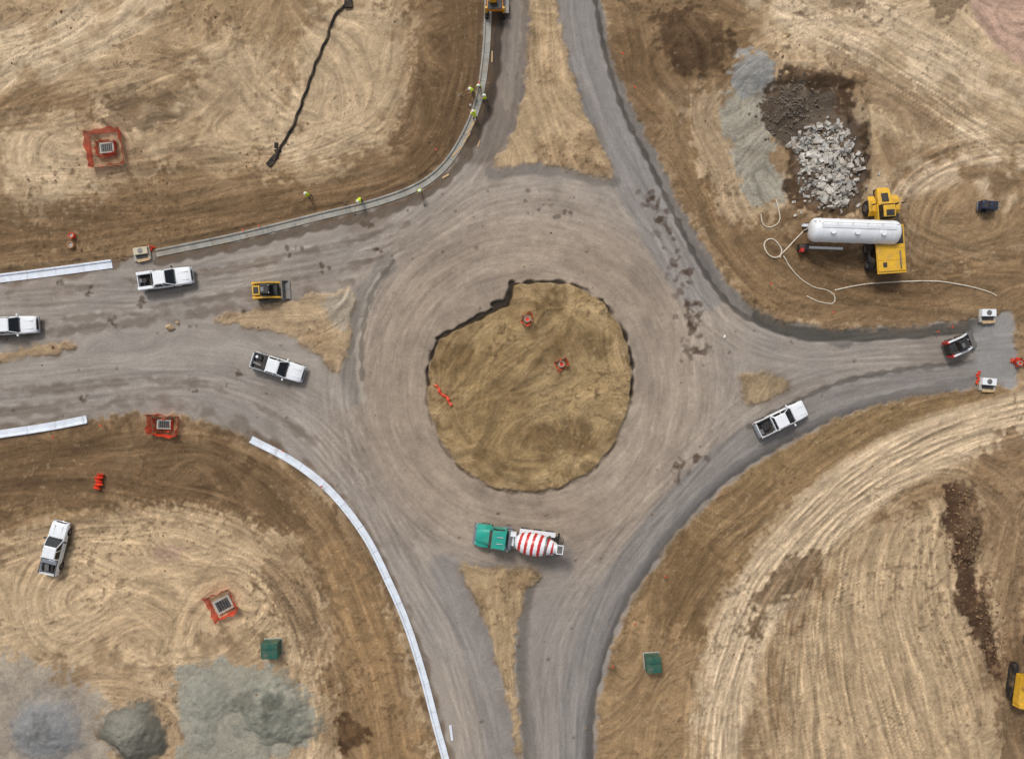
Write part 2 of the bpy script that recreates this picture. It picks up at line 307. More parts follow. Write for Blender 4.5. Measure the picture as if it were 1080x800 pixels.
for q,n,s,a in [([(-40,92),(30,72),(90,50),(140,18),(175,-30)],8,9,.7),([(-40,55),(30,45),(80,25),(120,-20)],5,8,.6),([(300,-20),(260,40),(180,80),(90,110),(-40,130)],8,16,.6),
   ([(220,-30),(240,60),(300,130),(400,150),(440,90)],5,18,.5),([(0,200),(100,190),(220,170),(320,175),(430,150)],9,14,.6),([(430,-30),(420,60),(390,130),(310,170),(180,195),(-40,215)],8,16,.6),
   ([(-40,265),(100,250),(250,225),(400,195),(460,150),(490,60),(490,-40)],8,10,.5),
   ([(790,-20),(860,30),(940,75),(1010,120),(1120,190)],14,16,.8),([(880,-20),(960,40),(1030,80),(1120,115)],12,14,.8),([(1120,150),(1030,160),(960,190),(950,240),(1020,275),(1120,280)],12,12,.8),
   ([(960,320),(960,250),(1000,180),(1120,160)],6,14,.6),([(700,60),(760,160),(800,250),(900,310),(1040,320)],8,14,.5),([(870,300),(960,290),(1040,270),(1120,250)],7,12,.6),
   ([(650,-40),(670,60),(720,150),(770,250),(830,310),(940,325)],7,10,.5),
   ([(720,150),(750,110),(800,60),(900,20),(1000,-20)],6,14,.5),
   ([(1120,600),(1010,500),(900,540),(840,620),(820,720),(830,860)],12,16,.8),([(960,520),(940,620),(960,720),(1000,860)],18,28,1.0),([(900,540),(880,640),(890,740),(920,860)],16,24,.95),([(860,600),(840,700),(850,860)],12,16,.9),
   ([(1120,480),(1060,540),(1040,640),(1060,760),(1080,860)],7,14,.6),([(660,860),(680,740),(720,640),(800,540),(920,460),(1060,420)],8,16,.5),([(975,540),(985,640),(1015,740),(1035,860)],10,8,1.1),
   ([(-40,600),(80,560),(200,560),(290,610),(330,700),(345,860)],12,16,.7),([(350,860),(345,740),(320,640),(260,590),(150,600),(60,660),(-40,680)],9,14,.65),([(400,860),(385,740),(345,640),(280,560),(150,520),(-40,520)],10,14,.6),
   ([(430,860),(410,720),(370,600),(310,520),(220,470),(60,480),(-40,490)],8,10,.5),
   ([(-40,575),(80,590),(190,650),(230,720)],6,14,.6),([(250,860),(320,700),(330,600),(300,540)],6,12,.6),(arc(85,635,36,0,340,14),6,6,.7),(arc(85,635,58,90,330,12),5,6,.7),(arc(80,170,60,150,380,12),8,10,.75),(arc(300,120,60,-60,160,12),4,8,.6),(arc(150,250,190,200,300,12),5,14,.6),
   ([(480,420),(540,370),(610,340)],5,14,.6),([(500,480),(540,440),(600,420),(650,400)],6,20,.6),([(520,500),(500,430),(520,360)],5,14,.6),(arc(CX,CY,90,0,350,24),4,6,.4),
   ([(572,-20),(572,60),(580,120),(590,180)],7,9,.6),([(490,600),(520,660),(545,760)],4,8,.5),([(530,600),(528,660),(540,760)],3,8,.5),([(240,335),(300,332),(365,330)],4,6,.5)]:
    tracks(DT,q,n,s,amp=a,wander=6,tread=.35)
RTc=RT.canvas(); DTc=DT.canvas()
# streaks left by graders and wheels: noise smeared along the local travel direction
ur,vr=RT.field(6); ud,vd=DT.field(7); a0_=2*(N0*2.2+N1*.8)
U=(ur)*road+ud*dirt+.004*np.cos(a0_); V=(vr)*road+vd*dirt+.004*np.sin(a0_)
AN=.5*np.arctan2(V,U)+.10*N2
ca,sa=np.cos(AN),np.sin(AN)
def lic(src,L):
    acc=src.copy(); iy0,ix0=np.mgrid[0:ny,0:nx].astype(float)
    for sg in (1,-1):
        x_,y_=ix0.copy(),iy0.copy(); dx,dy=sg*ca,sg*sa
        for i in range(L):
            x_+=dx; y_+=dy; ix=np.clip(np.rint(x_).astype(int),0,nx-1); iy=np.clip(np.rint(y_).astype(int),0,ny-1)
            acc+=src[iy,ix]; c_,s_=ca[iy,ix],sa[iy,ix]; f=np.where(c_*dx+s_*dy<0,-1.0,1.0); dx,dy=c_*f,s_*f
    acc-=blur(acc,25); return np.clip(acc/acc.std(),-2.6,2.6)
L1=lic(rng.random((ny,nx)),11); L2=lic(blur(rng.random((ny,nx)),2.2,2),24)
print('lic ok')
k=np.tanh(RTc/2.6)*2.6; kd=np.tanh(DTc/3)*3
gravelly=np.maximum.reduce([pile1,pile2,pile3,pile4,greyz*.8,greyz2])
kd=kd*(1-.8*gravelly); dl=dirt*(1-.75*gravelly)
C=C*np.exp(0.13*k*road+0.17*kd*dirt)[...,None]
C=C*np.exp((.065*L1+.10*L2)*dl+(.035*L1+.05*L2)*road)[...,None]
C=C*np.exp((0.05*N3+0.05*N2+.05*N1)*dirt+(0.025*N3+.02*N2)*road)[...,None]
patch=sm(-.1,.7,N1+.5*N4)
clod=sm(.6,1.05,fbm(PX,PY,7,3,200)+.45*N1-.1)*dl; paint(clod*(.3+.7*patch),(100,77,52),.45)
f4=fbm(PX,PY,3.4,2,230); clod2=sm(.8,1.2,f4+.3*N1)*dl; paint(clod2*patch,(88,68,46),.45)
lite=sm(.9,1.3,fbm(PX,PY,4.0,2,250)+.35*N4)*dl; paint(lite,(206,184,152),.18)
spk=rng.random((ny,nx)); C*= (1+ (spk-.5)*0.11)[...,None]
Lm=C@np.array([.25,.6,.15]); Lb=blur(Lm,6); C*=np.clip((Lm/Lb)**.25,.6,1.5)[...,None]
Lb=blur(Lm,40); C*=np.clip((Lb/Lb.mean())**.12,.8,1.2)[...,None]
Lm=(C@np.array([.25,.6,.15]))[...,None]; C=Lm+(C-Lm)*(.92*dirt+.92*(1-dirt))[...,None]; C*=(.93*dirt+1.0*(1-dirt))[...,None]
# island trench: dark soil with the trench shade painted into its colour
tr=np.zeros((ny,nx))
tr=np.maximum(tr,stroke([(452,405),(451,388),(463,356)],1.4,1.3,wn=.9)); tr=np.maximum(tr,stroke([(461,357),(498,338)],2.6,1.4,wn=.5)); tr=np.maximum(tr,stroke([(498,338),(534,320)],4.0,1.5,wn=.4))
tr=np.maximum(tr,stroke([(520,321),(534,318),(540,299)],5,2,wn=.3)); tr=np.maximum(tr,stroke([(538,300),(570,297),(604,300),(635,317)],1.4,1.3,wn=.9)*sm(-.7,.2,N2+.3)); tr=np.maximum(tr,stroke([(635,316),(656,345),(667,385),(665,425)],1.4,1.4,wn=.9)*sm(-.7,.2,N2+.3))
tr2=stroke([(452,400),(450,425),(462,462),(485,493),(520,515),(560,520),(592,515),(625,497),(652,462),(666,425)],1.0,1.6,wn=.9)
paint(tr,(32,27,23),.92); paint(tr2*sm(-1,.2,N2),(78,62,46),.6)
# ------------------------------------------------------------------ heights
Z=np.zeros((ny,nx))
rough=dirt*(0.10+0.06*N1+0.05*N2+0.025*N3+.015*f4)+g*0.06*N0+isl*0.22
Z+=rough+road*(0.006*N2+.004*N3)
Z+=kd*0.026*dirt+k*0.007*road+(.012*L1+.02*L2)*dl+.003*L1*road
Z-=tr*0.30; Z-=tr2*.05
Z+=clod*.04+clod2*.03
def heap(cx,cy,rx,ry,h,na=.25,rot=0):
    a=math.radians(rot);dx=PX-cx;dy=PY-cy
    d=np.hypot((dx*math.cos(a)+dy*math.sin(a))/rx,(-dx*math.sin(a)+dy*math.cos(a))/ry)+na*(N1*.4+N2*.5)
    return h*np.clip(1-d,0,1)**0.9*(1+.08*N3+.1*N2)
Z+=heap(50,768,36,34,1.0,.25)+heap(143,768,34,35,1.8,.25)+heap(290,745,44,38,1.4,.45)+heap(212,745,24,40,.6,.5)+heap(797,80,24,24,.9,.3)+heap(872,170,38,56,1.2,.5)+heap(825,115,25,25,.7,.5)
Z+=heap(1015,550,18,52,.9,.6,-8)+heap(1035,640,16,52,.7,.6,-15)+heap(740,45,40,35,.6,.6)+heap(830,620,20,36,.4,.6,40)+heap(368,775,16,12,.5,.4)+heap(908,150,10,66,.9,.5)+heap(860,82,50,10,.7,.5)
K_TLw=[(-60,300),(0,293.5),(60,286),(120,278)]
K_TL=[(165,267),(250,249.5),(340,227.5),(398,213),(440,197),(468,176),(489,145),(504,108),(512,60),(515,0),(515,-60)]
K_BLw=[(-60,466),(0,457.5),(50,450),(92,442)]
K_BL=[(265,463),(310,487),(350,519),(385,564),(410,613),(430,660),(447,714),(459,760),(470,800),(485,860)]
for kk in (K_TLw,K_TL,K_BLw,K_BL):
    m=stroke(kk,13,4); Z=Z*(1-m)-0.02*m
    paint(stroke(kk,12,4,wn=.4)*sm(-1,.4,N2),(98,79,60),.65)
# ------------------------------------------------------------------ sheets
def outer(b,step,sgn):
    o=[];d=step;v=b
    while abs(v)<1800: d*=1.28; v=v+sgn*d; o.append(v)
    return o
ox=np.array(outer(xs[-1],D*3,1)); oxm=np.array(outer(xs[0],D*3,-1))[::-1]
oy=np.array(outer(ys[-1],D*3,1)); oym=np.array(outer(ys[0],D*3,-1))[::-1]
GX=np.concatenate([oxm,xs,ox]); GY=np.concatenate([oym,ys,oy])
IX=np.clip(np.arange(len(GX))-len(oxm),0,nx-1); IY=np.clip(np.arange(len(GY))-len(oym),0,ny-1)
far=np.maximum(np.abs(GX)[None,:]-60,0)+np.maximum(np.abs(GY)[:,None]-46,0); fk=sm(10,120,far)[...,None]
Cf=C[np.ix_(IY,IX)]*(1-fk)+col((168,140,104))*fk
Zf=Z[np.ix_(IY,IX)]*(1-fk[...,0])
GXX,GYY=np.meshgrid(GX,GY)
def sheet(name,m,mat,inner_only=False,drop=.06):
    mf=m[np.ix_(IY,IX)]
    cm=(mf[:-1,:-1]+mf[1:,:-1]+mf[:-1,1:]+mf[1:,1:])>0.08
    if name=='ground': cm[:]=True
    if inner_only:
        cm[:len(oym)]=False; cm[-len(oy):]=False; cm[:,:len(oxm)]=False; cm[:,-len(ox):]=False
    Zs=Zf-drop*(1-mf)
    W=len(GX); jj,ii=np.nonzero(cm); q=np.stack([jj*W+ii,jj*W+ii+1,(jj+1)*W+ii+1,(jj+1)*W+ii],1)
    used=np.zeros(W*len(GY),bool); used[q.ravel()]=True; remap=np.cumsum(used)-1; q=remap[q].astype(np.int32)
    co=np.stack([GXX.ravel()[used],GYY.ravel()[used],Zs.ravel()[used]],1).astype(np.float32)
    me=bpy.data.meshes.new(name); n=len(co); f=len(q)
    me.vertices.add(n); me.vertices.foreach_set('co',co.ravel())
    me.loops.add(f*4); me.loops.foreach_set('vertex_index',q.ravel())
    me.polygons.add(f); me.polygons.foreach_set('loop_start',np.arange(0,f*4,4,dtype=np.int32))
    me.update(calc_edges=True); me.polygons.foreach_set('use_smooth',np.ones(f,bool))
    at=me.color_attributes.new('Col','FLOAT_COLOR','POINT')
    cc=np.ones((n,4),np.float32); cc[:,:3]=np.clip(Cf.reshape(-1,3)[used],0.005,.9); at.data.foreach_set('color',cc.ravel())
    me.materials.append(mat); ob=bpy.data.objects.new(name,me); scene.collection.objects.link(ob); return ob
def nodes(mat):
    mat.use_nodes=True; nt=mat.node_tree; return nt,nt.nodes['Principled BSDF']
def earth(name,s1,amp,bump):
    m=bpy.data.materials.new(name); nt,b=nodes(m); L=nt.links.new; N=nt.nodes.new
    a=N('ShaderNodeVertexColor'); a.layer_name='Col'
    tc=N('ShaderNodeTexCoord')
    n1=N('ShaderNodeTexNoise'); n1.inputs['Scale'].default_value=s1; n1.inputs['Detail'].default_value=2; n1.inputs['Roughness'].default_value=.75; L(tc.outputs['Object'],n1.inputs['Vector'])
    mr=N('ShaderNodeMapRange'); mr.inputs[1].default_value=.3; mr.inputs[2].default_value=.7; mr.inputs[3].default_value=1-amp; mr.inputs[4].default_value=1+amp; L(n1.outputs['Fac'],mr.inputs[0])
    vm=N('ShaderNodeVectorMath'); vm.operation='SCALE'; L(a.outputs['Color'],vm.inputs[0]); L(mr.outputs[0],vm.inputs['Scale']); L(vm.outputs[0],b.inputs['Base Color'])
    b.inputs['Roughness'].default_value=.95; b.inputs['Specular IOR Level'].default_value=.15
    if bump>0:
        bp=N('ShaderNodeBump'); bp.inputs['Strength'].default_value=bump; bp.inputs['Distance'].default_value=.12; L(mr.outputs[0],bp.inputs['Height']); L(bp.outputs[0],b.inputs['Normal'])
    return m
sheet('ground',g,earth('soil',5,.13,.5))
sheet('road',road,earth('road_base_gravel',6,.09,.2))
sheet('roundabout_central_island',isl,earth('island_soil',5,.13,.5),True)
gm=earth('gravel',7,.15,.5)
for i,m in enumerate((pile1,pile2,np.maximum(pile3,pile4),blob(797,80,25,25,0,.2,.2))):
    o=sheet('gravel_pile',np.clip(m*2,0,1),gm,True,drop=.12); o.location.z=.02
def hz(x,y):
    ix=int(round((x-x0)/D)); iy=int(round((y-y0)/D)); ix=min(max(ix,0),nx-1); iy=min(max(iy,0),ny-1)
    return float(Z[iy,ix])
# ------------------------------------------------------------------ materials
MATS={}
def mat(name,c,rough=.5,metal=0,var=.08,coat=0,spec=.5,scale=3,dirt=0):
    if name in MATS: return MATS[name]
    m=bpy.data.materials.new(name); nt,b=nodes(m); L=nt.links.new; N=nt.nodes.new
    cl=lin(c); tc=N('ShaderNodeTexCoord'); n=N('ShaderNodeTexNoise'); n.inputs['Scale'].default_value=scale; n.inputs['Detail'].default_value=4; L(tc.outputs['Object'],n.inputs['Vector'])
    r=N('ShaderNodeValToRGB'); e=r.color_ramp.elements
    e[0].position=.3; e[1].position=.7
    e[0].color=(*[float(v)*(1-var) for v in cl],1); e[1].color=(*[min(1,float(v)*(1+var)) for v in cl],1); L(n.outputs['Fac'],r.inputs[0])
    out=r.outputs[0]
    if dirt>0:
        n2=N('ShaderNodeTexNoise'); n2.inputs['Scale'].default_value=1.3; n2.inputs['Detail'].default_value=6; L(tc.outputs['Object'],n2.inputs['Vector'])
        mr=N('ShaderNodeMapRange'); mr.inputs[1].default_value=.45; mr.inputs[2].default_value=.75; mr.inputs[3].default_value=0; mr.inputs[4].default_value=dirt; L(n2.outputs['Fac'],mr.inputs[0])
        mx=N('ShaderNodeMixRGB'); mx.inputs[2].default_value=(*[float(v) for v in lin((160,132,98))],1); L(mr.outputs[0],mx.inputs[0]); L(out,mx.inputs[1]); out=mx.outputs[0]
    L(out,b.inputs['Base Color']); b.inputs['Roughness'].default_value=rough; b.inputs['Metallic'].default_value=metal; b.inputs['Coat Weight'].default_value=coat; b.inputs['Specular IOR Level'].default_value=spec
    MATS[name]=m; return m
WHITE=mat('white_paint',(234,237,240),.35,coat=.3,var=.03,dirt=.12)
GLASS=mat('dark_glass',(22,27,32),.08,var=.1)
BLACK=mat('black_rubber',(28,27,27),.85,dirt=.5)
DARK=mat('dark_trim',(38,38,40),.6,dirt=.2)
STEEL=mat('worn_steel',(120,120,118),.5,metal=.5,var=.2,dirt=.3)
CHROME=mat('bright_metal',(190,192,195),.25,metal=.9)
YEL=mat('yellow_paint',(222,172,44),.45,coat=.15,var=.1,dirt=.4)
ORANGE=mat('orange_machine_paint',(214,130,30),.45,dirt=.3)
TEAL=mat('teal_paint',(28,158,140),.35,coat=.3,dirt=.15)
REDP=mat('red_paint',(196,42,40),.4,coat=.2,dirt=.1)
FENCE=mat('orange_plastic_mesh',(222,66,36),.6,var=.2)
CONC=mat('concrete',(168,164,155),.85,var=.15,dirt=.4)
CURBW=mat('fresh_white_concrete',(220,227,236),.8,var=.08,dirt=.25,scale=1)
CURBG=mat('grey_concrete_kerb',(152,150,142),.85,var=.25,dirt=.4,scale=1)
GREEN=mat('green_painted_steel',(34,88,74),.45,dirt=.3)
WOOD=mat('timber',(190,160,118),.8,var=.2)
LAMPR=mat('red_lamp',(170,20,20),.3); LAMPW=mat('clear_lamp',(220,224,228),.15)
HOSE=mat('pale_hose',(208,196,176),.6); BHOSE=mat('black_sock',(34,31,29),.9,dirt=.25)
SKIN=mat('skin',(176,128,100),.6); HIVIS=mat('hi_vis_vest',(206,226,40),.6); JEAN=mat('work_trousers',(52,60,80),.9); HAT=mat('hard_hat',(236,236,230),.3); BOOT=mat('boots',(60,42,28),.8)
BLUE=mat('navy_paint',(36,48,74),.3,coat=.3); TANB=mat('tan_cabinet',(196,186,160),.6,dirt=.3)
# ------------------------------------------------------------------ builder
class Thing:
    def __init__(s,name): s.name=name; s.parts={}
    def g(s,part,mt):
        if part not in s.parts: s.parts[part]=(bmesh.new(),mt)
        return s.parts[part][0]
    def loft(s,part,mt,rings,cap=True):
        bm=s.g(part,mt); R=[[bm.verts.new(v) for v in r] for r in rings]; n=len(R[0])
        for a,b in zip(R,R[1:]):
            for i in range(n): bm.faces.new((a[i],a[(i+1)%n],b[(i+1)%n],b[i]))
        if cap: bm.faces.new(R[0][::-1]); bm.faces.new(R[-1])
    def box(s,part,mt,c,sz,rz=0,top=(1,1),sh=(0,0),ry=0,rx=0):
        M=Matrix.Translation(c)@Matrix.Rotation(math.radians(rz),4,'Z')@Matrix.Rotation(math.radians(ry),4,'Y')@Matrix.Rotation(math.radians(rx),4,'X')
        hx,hy,hh=sz[0]/2,sz[1]/2,sz[2]/2; q=[(-1,-1),(1,-1),(1,1),(-1,1)]
        s.loft(part,mt,[[M@Vector((a*hx,b*hy,-hh)) for a,b in q],[M@Vector((a*hx*top[0]+sh[0],b*hy*top[1]+sh[1],hh)) for a,b in q]])
    def tube(s,part,mt,p1,p2,r1,r2=None,seg=18):
        r2=r1 if r2 is None else r2; p1=Vector(p1);p2=Vector(p2); d=(p2-p1).normalized(); u=d.orthogonal().normalized(); v=d.cross(u)
        s.loft(part,mt,[[p+(u*math.cos(t)+v*math.sin(t))*r for t in np.linspace(0,2*math.pi,seg,endpoint=False)] for p,r in ((p1,r1),(p2,r2))])
    def rev(s,part,mt,p1,p2,prof,seg=28):
        p1=Vector(p1);p2=Vector(p2); d=(p2-p1); dn=d.normalized(); u=dn.orthogonal().normalized(); v=dn.cross(u)
        s.loft(part,mt,[[p1+d*t+(u*math.cos(a)+v*math.sin(a))*r for a in np.linspace(0,2*math.pi,seg,endpoint=False)] for t,r in prof])
    def wheel(s,x,y,r,w,hub=True,part='wheels'):
        s.rev(part,BLACK,(x,y-w/2,r),(x,y+w/2,r),[(0,r*.55),(0.02,r*.9),(.15,r),(.85,r),(.98,r*.9),(1,r*.55)])
        if hub: s.tube('hubs',STEEL,(x,y-w/2-.02,r),(x,y+w/2+.02,r),r*.5)
    def finish(s,x,y,rz,z=None,bevel=.03,scale=1):
        e=bpy.data.objects.new(s.name,None); scene.collection.objects.link(e); e.empty_display_size=.5
        e.location=(x,y,hz(x,y) if z is None else z); e.rotation_euler=(0,0,math.radians(rz)); e.scale=(scale,)*3
        for pn,(bm,mt) in s.parts.items():
            bmesh.ops.recalc_face_normals(bm,faces=bm.faces)
            me=bpy.data.meshes.new(pn); bm.to_mesh(me); bm.free(); me.materials.append(mt)
            me.polygons.foreach_set('use_smooth',np.ones(len(me.polygons),bool)); me.set_sharp_from_angle(angle=math.radians(35))
            o=bpy.data.objects.new(pn,me); scene.collection.objects.link(o); o.parent=e
            if bevel:
                b=o.modifiers.new('b','BEVEL'); b.width=bevel; b.segments=2; b.limit_method='ANGLE'; b.angle_limit=math.radians(40); b.use_clamp_overlap=True; b.harden_normals=False
        return e
def pickup(px,py,rz,cargo=0,name='pickup_truck'):
    t=Thing(name); W=WHITE
    def ring(x,w,zb,zs,zt,in_=.9): return [(x,-w,zb),(x,-w,zs),(x,-w*in_,zt),(x,-w*.45,zt+.035),(x,w*.45,zt+.035),(x,w*in_,zt),(x,w,zs),(x,w,zb)]
    t.loft('body',W,[ring(-1.12,.98,.48,1.05,1.18),ring(.2,.98,.48,1.05,1.18),ring(1.05,.98,.48,1.03,1.17),ring(1.9,.97,.5,1.0,1.13),ring(2.6,.94,.52,.93,1.06,.86),ring(2.86,.88,.55,.86,.97,.8)])
    t.box('hood_creases',W,(1.85,.42,1.165),(1.5,.10,.04)); t.box('hood_creases',W,(1.85,-.42,1.165),(1.5,.10,.04))
    t.box('cowl',DARK,(1.12,0,1.19),(.16,1.55,.05)); t.box('hood_gap',DARK,(1.24,0,1.205),(.025,1.6,.01))
    t.loft('windows',GLASS,[[(-1.12,-.9,1.15),(1.12,-.9,1.15),(1.12,.9,1.15),(-1.12,.9,1.15)],[(-.98,-.72,1.80),(.34,-.70,1.80),(.34,.70,1.80),(-.98,.72,1.80)]])
    t.loft('roof',W,[[(-1.02,-.76,1.79),(.36,-.74,1.79),(.36,.74,1.79),(-1.02,.76,1.79)],[(-.96,-.68,1.88),(.26,-.66,1.88),(.26,.66,1.88),(-.96,.68,1.88)]])
    for sy in (-1,1):
        for a,b,w in (((1.1,.9*sy,1.16),(.33,.72*sy,1.82),.09),((-1.1,.9*sy,1.16),(-.98,.73*sy,1.82),.16),((.02,.92*sy,1.16),(-.12,.74*sy,1.82),.08)):
            t.tube('pillars',W,a,b,w*.6,seg=6)
        t.box('mirrors',W if cargo%2 else DARK,(.95,1.14*sy,1.22),(.16,.26,.22))
        t.box('bed',W,(-2.03,.90*sy,.92),(1.86,.15,.76)); t.box('bed_rails',DARK,(-2.03,.90*sy,1.315),(1.82,.09,.03))
        t.box('headlamps',LAMPW,(2.80,.70*sy,.80),(.16,.3,.2)); t.box('tail_lamps',LAMPR,(-2.97,.88*sy,1.0),(.06,.12,.4))
        t.box('door_handles',DARK,(-.05,.99*sy,1.0),(.14,.02,.04)); t.box('running_boards',DARK,(0,.98*sy,.42),(2.0,.14,.06))
        t.box('wheel_wells',DARK,(-2.0,.72*sy,.93),(1.0,.2,.3))
        for x in (-1.95,1.93):
            t.wheel(x,.86*sy,.40,.27); t.rev('arches',DARK,(x,.80*sy,.42),(x,.995*sy,.42),[(0,.47),(1,.47)],20)
    t.box('bed_floor',DARK,(-2.03,0,.74),(1.84,1.66,.08)); t.box('bed_front',W,(-1.17,0,.95),(.1,1.9,.72)); t.box('tailgate',W,(-2.92,0,.93),(.09,1.66,.72))
    t.box('bumpers',CHROME,(-3.05,0,.58),(.16,1.86,.2)); t.box('bumpers',CHROME,(2.92,0,.58),(.18,1.84,.24)); t.box('grille',DARK,(2.875,0,.82),(.06,1.1,.26))
    t.box('underbody',DARK,(0,0,.45),(5.6,1.5,.2))
    if cargo==0:
        t.box('toolbox',CHROME,(-1.48,0,1.28),(.45,1.72,.22)); t.box('cargo',STEEL,(-2.3,.3,.9),(.8,.5,.25),rz=12); t.tube('cargo2',DARK,(-2.6,-.4,.95),(-1.8,-.3,.95),.14)
    elif cargo==1:
        t.box('toolbox',DARK,(-1.45,0,1.22),(.42,1.6,.28)); t.box('cargo',STEEL,(-2.3,-.3,.92),(1.0,.3,.2),rz=-8); t.tube('cargo2',WHITE,(-2.5,.45,.78),(-2.5,.45,1.12),.16); t.box('cargo3',DARK,(-2.1,.4,.95),(.4,.4,.3),rz=30)
    elif cargo==2:
        for sy in (-1,1): t.box('side_boxes',W,(-2.05,.82*sy,1.36),(1.8,.34,.26)) 
        t.tube('rack',STEEL,(-1.2,-.8,1.75),(-1.2,.8,1.75),.035,seg=8); t.tube('rack',STEEL,(-1.2,-.8,1.2),(-1.2,-.8,1.75),.035,seg=8); t.tube('rack',STEEL,(-1.2,.8,1.2),(-1.2,.8,1.75),.035,seg=8)
        t.tube('cargo',DARK,(-2.2,0,.8),(-2.2,0,1.3),.28); t.box('cargo2',STEEL,(-2.7,.1,.95),(.3,.5,.35))
    else:
        t.box('cargo',DARK,(-2.0,.1,.95),(.9,.8,.35),rz=10); t.box('cargo2',STEEL,(-2.6,-.3,.9),(.35,.6,.3))
    x,y=P(px,py,1.2); t.finish(x,y,rz,z=hz(x,y),bevel=.035,scale=.94)
pickup(173,293,8,2); pickup(9,343,3,3); pickup(292,387,-17,1); pickup(826,442,26,3); pickup(56,578,76,0)
# ------------------------------------------------------------------ concrete mixer
def mixer(px,py,rz):
    t=Thing('concrete_mixer_truck')
    t.box('chassis',DARK,(0,-.45,.95),(8.6,.22,.28)); t.box('chassis',DARK,(0,.45,.95),(8.6,.22,.28))
    t.box('cross_members',DARK,(-1,0,.95),(6.0,.9,.12))
    t.loft('hood',TEAL,[[(3.1,-.85,.9),(3.1,-.85,1.75),(3.1,-.6,1.95),(3.1,.6,1.95),(3.1,.85,1.75),(3.1,.85,.9)],[(4.45,-.72,.85),(4.45,-.72,1.5),(4.45,-.5,1.68),(4.45,.5,1.68),(4.45,.72,1.5),(4.45,.72,.85)],[(4.7,-.6,.85),(4.7,-.6,1.3),(4.7,-.4,1.48),(4.7,.4,1.48),(4.7,.6,1.3),(4.7,.6,.85)]])
    t.box('grille',CHROME,(4.72,0,1.1),(.06,.9,.6)); t.box('bumper',CHROME,(4.85,0,.62),(.25,2.3,.35))
    for s in (-1,1):
        t.loft('fenders',TEAL,[[(3.0,s*.7,.75),(3.0,s*1.22,.75),(3.0,s*1.22,1.2),(3.0,s*.7,1.3)],[(3.5,s*.7,.95),(3.5,s*1.24,.95),(3.5,s*1.2,1.42),(3.5,s*.7,1.5)],[(4.2,s*.7,.95),(4.2,s*1.24,.95),(4.2,s*1.2,1.38),(4.2,s*.7,1.45)],[(4.7,s*.65,.7),(4.7,s*1.15,.7),(4.7,s*1.1,1.1),(4.7,s*.65,1.2)]])
        t.box('mirrors',DARK,(3.0,s*1.42,2.1),(.12,.16,.5)); t.box('fuel_tanks',CHROME,(1.3,s*1.0,.85),(1.1,.5,.5))
        t.box('headlamps',LAMPW,(4.68,s*.95,.95),(.1,.3,.2)); t.wheel(3.75,s*1.05,.52,.32)
        for x in (-.6,-1.95,-3.3): t.wheel(x,s*.98,.52,.5); 
        t.loft('rear_fenders',WHITE,[[(-3.95,s*.7,1.1),(-3.95,s*1.24,1.1),(-3.95,s*1.24,1.16),(-3.95,s*.7,1.16)],[(0,s*.7,1.1),(0,s*1.24,1.1),(0,s*1.24,1.16),(0,s*.7,1.16)]])
    t.box('cab',TEAL,(2.25,0,1.45),(1.75,2.2,1.1)); 
    t.loft('cab_windows',GLASS,[[(1.4,-1.06,2.0),(3.12,-1.06,2.0),(3.12,1.06,2.0),(1.4,1.06,2.0)],[(1.45,-.98,2.68),(2.85,-.95,2.68),(2.85,.95,2.68),(1.45,.98,2.68)]])
    t.loft('cab_roof',TEAL,[[(1.38,-1.04,2.66),(2.92,-1.0,2.66),(2.92,1.0,2.66),(1.38,1.04,2.66)],[(1.45,-.92,2.86),(2.75,-.88,2.86),(2.75,.88,2.86),(1.45,.92,2.86)]])
    t.box('sun_visor',DARK,(3.05,0,2.60),(.35,1.9,.05),ry=12)
    for s in (-1,1):
        t.tube('cab_pillars',TEAL,(3.1,s*1.04,2.0),(2.86,s*.96,2.68),.06,seg=6); t.tube('cab_pillars',TEAL,(1.45,s*1.05,2.0),(1.48,s*.98,2.68),.1,seg=6)
        t.tube('air_horns',CHROME,(1.7,s*.35,2.93),(2.4,s*.35,2.93),.05,seg=8)
    t.tube('exhaust',CHROME,(1.15,.95,1),(1.15,.95,3.1),.1); t.tube('water_tank',CHROME,(1.02,-1.05,1.75),(1.02,.7,1.75),.33)
    t.box('pump_housing',WHITE,(.45,0,1.6),(.5,1.1,1.0)); t.box('pedestal',STEEL,(.35,0,1.5),(.3,1.6,1.2)); t.box('cooler',WHITE,(.65,-.75,2.1),(.6,.5,.6))
    A=Vector((.35,0,2.15)); B=Vector((-4.1,0,3.05)); prof=[(0,.35),(.02,.72),(.12,1.02),(.28,1.2),(.45,1.24),(.56,1.22),(.72,1.02),(.86,.78),(.97,.58),(1,.42)]
    d=B-A; dn=d.normalized(); u=dn.orthogonal().normalized(); v=dn.cross(u); seg=48; M=90
    ts=np.linspace(0,1,M); rs=np.interp(ts,[a for a,_ in prof],[b for _,b in prof]); rs=np.convolve(np.pad(rs,3,mode='edge'),np.ones(7)/7,'valid')
    bw=t.g('drum',WHITE); br=t.g('drum_stripes',REDP)
    for i in range(M-1):
        for j in range(seg):
            ph=(ts[i]*6.4+j/seg*1.0)%1.0; b=br if (ph<.45 and .03<ts[i]<.93) else bw
            f=[]
            for ii,jj in ((i,j),(i,j+1),(i+1,j+1),(i+1,j)):
                a=2*math.pi*jj/seg; f.append(b.verts.new(A+d*ts[ii]+(u*math.cos(a)+v*math.sin(a))*rs[ii]))
            b.faces.new(f)
    for b in (bw,br): bmesh.ops.remove_doubles(b,verts=b.verts,dist=.0005)
    t.rev('drum_ring',STEEL,A+d*.74,A+d*.78,[(0,.9),(0,1.06),(1,1.04),(1,.9)],32); t.rev('drum_head',STEEL,A-dn*.08,A+dn*.1,[(0,.3),(1,.5)],24)
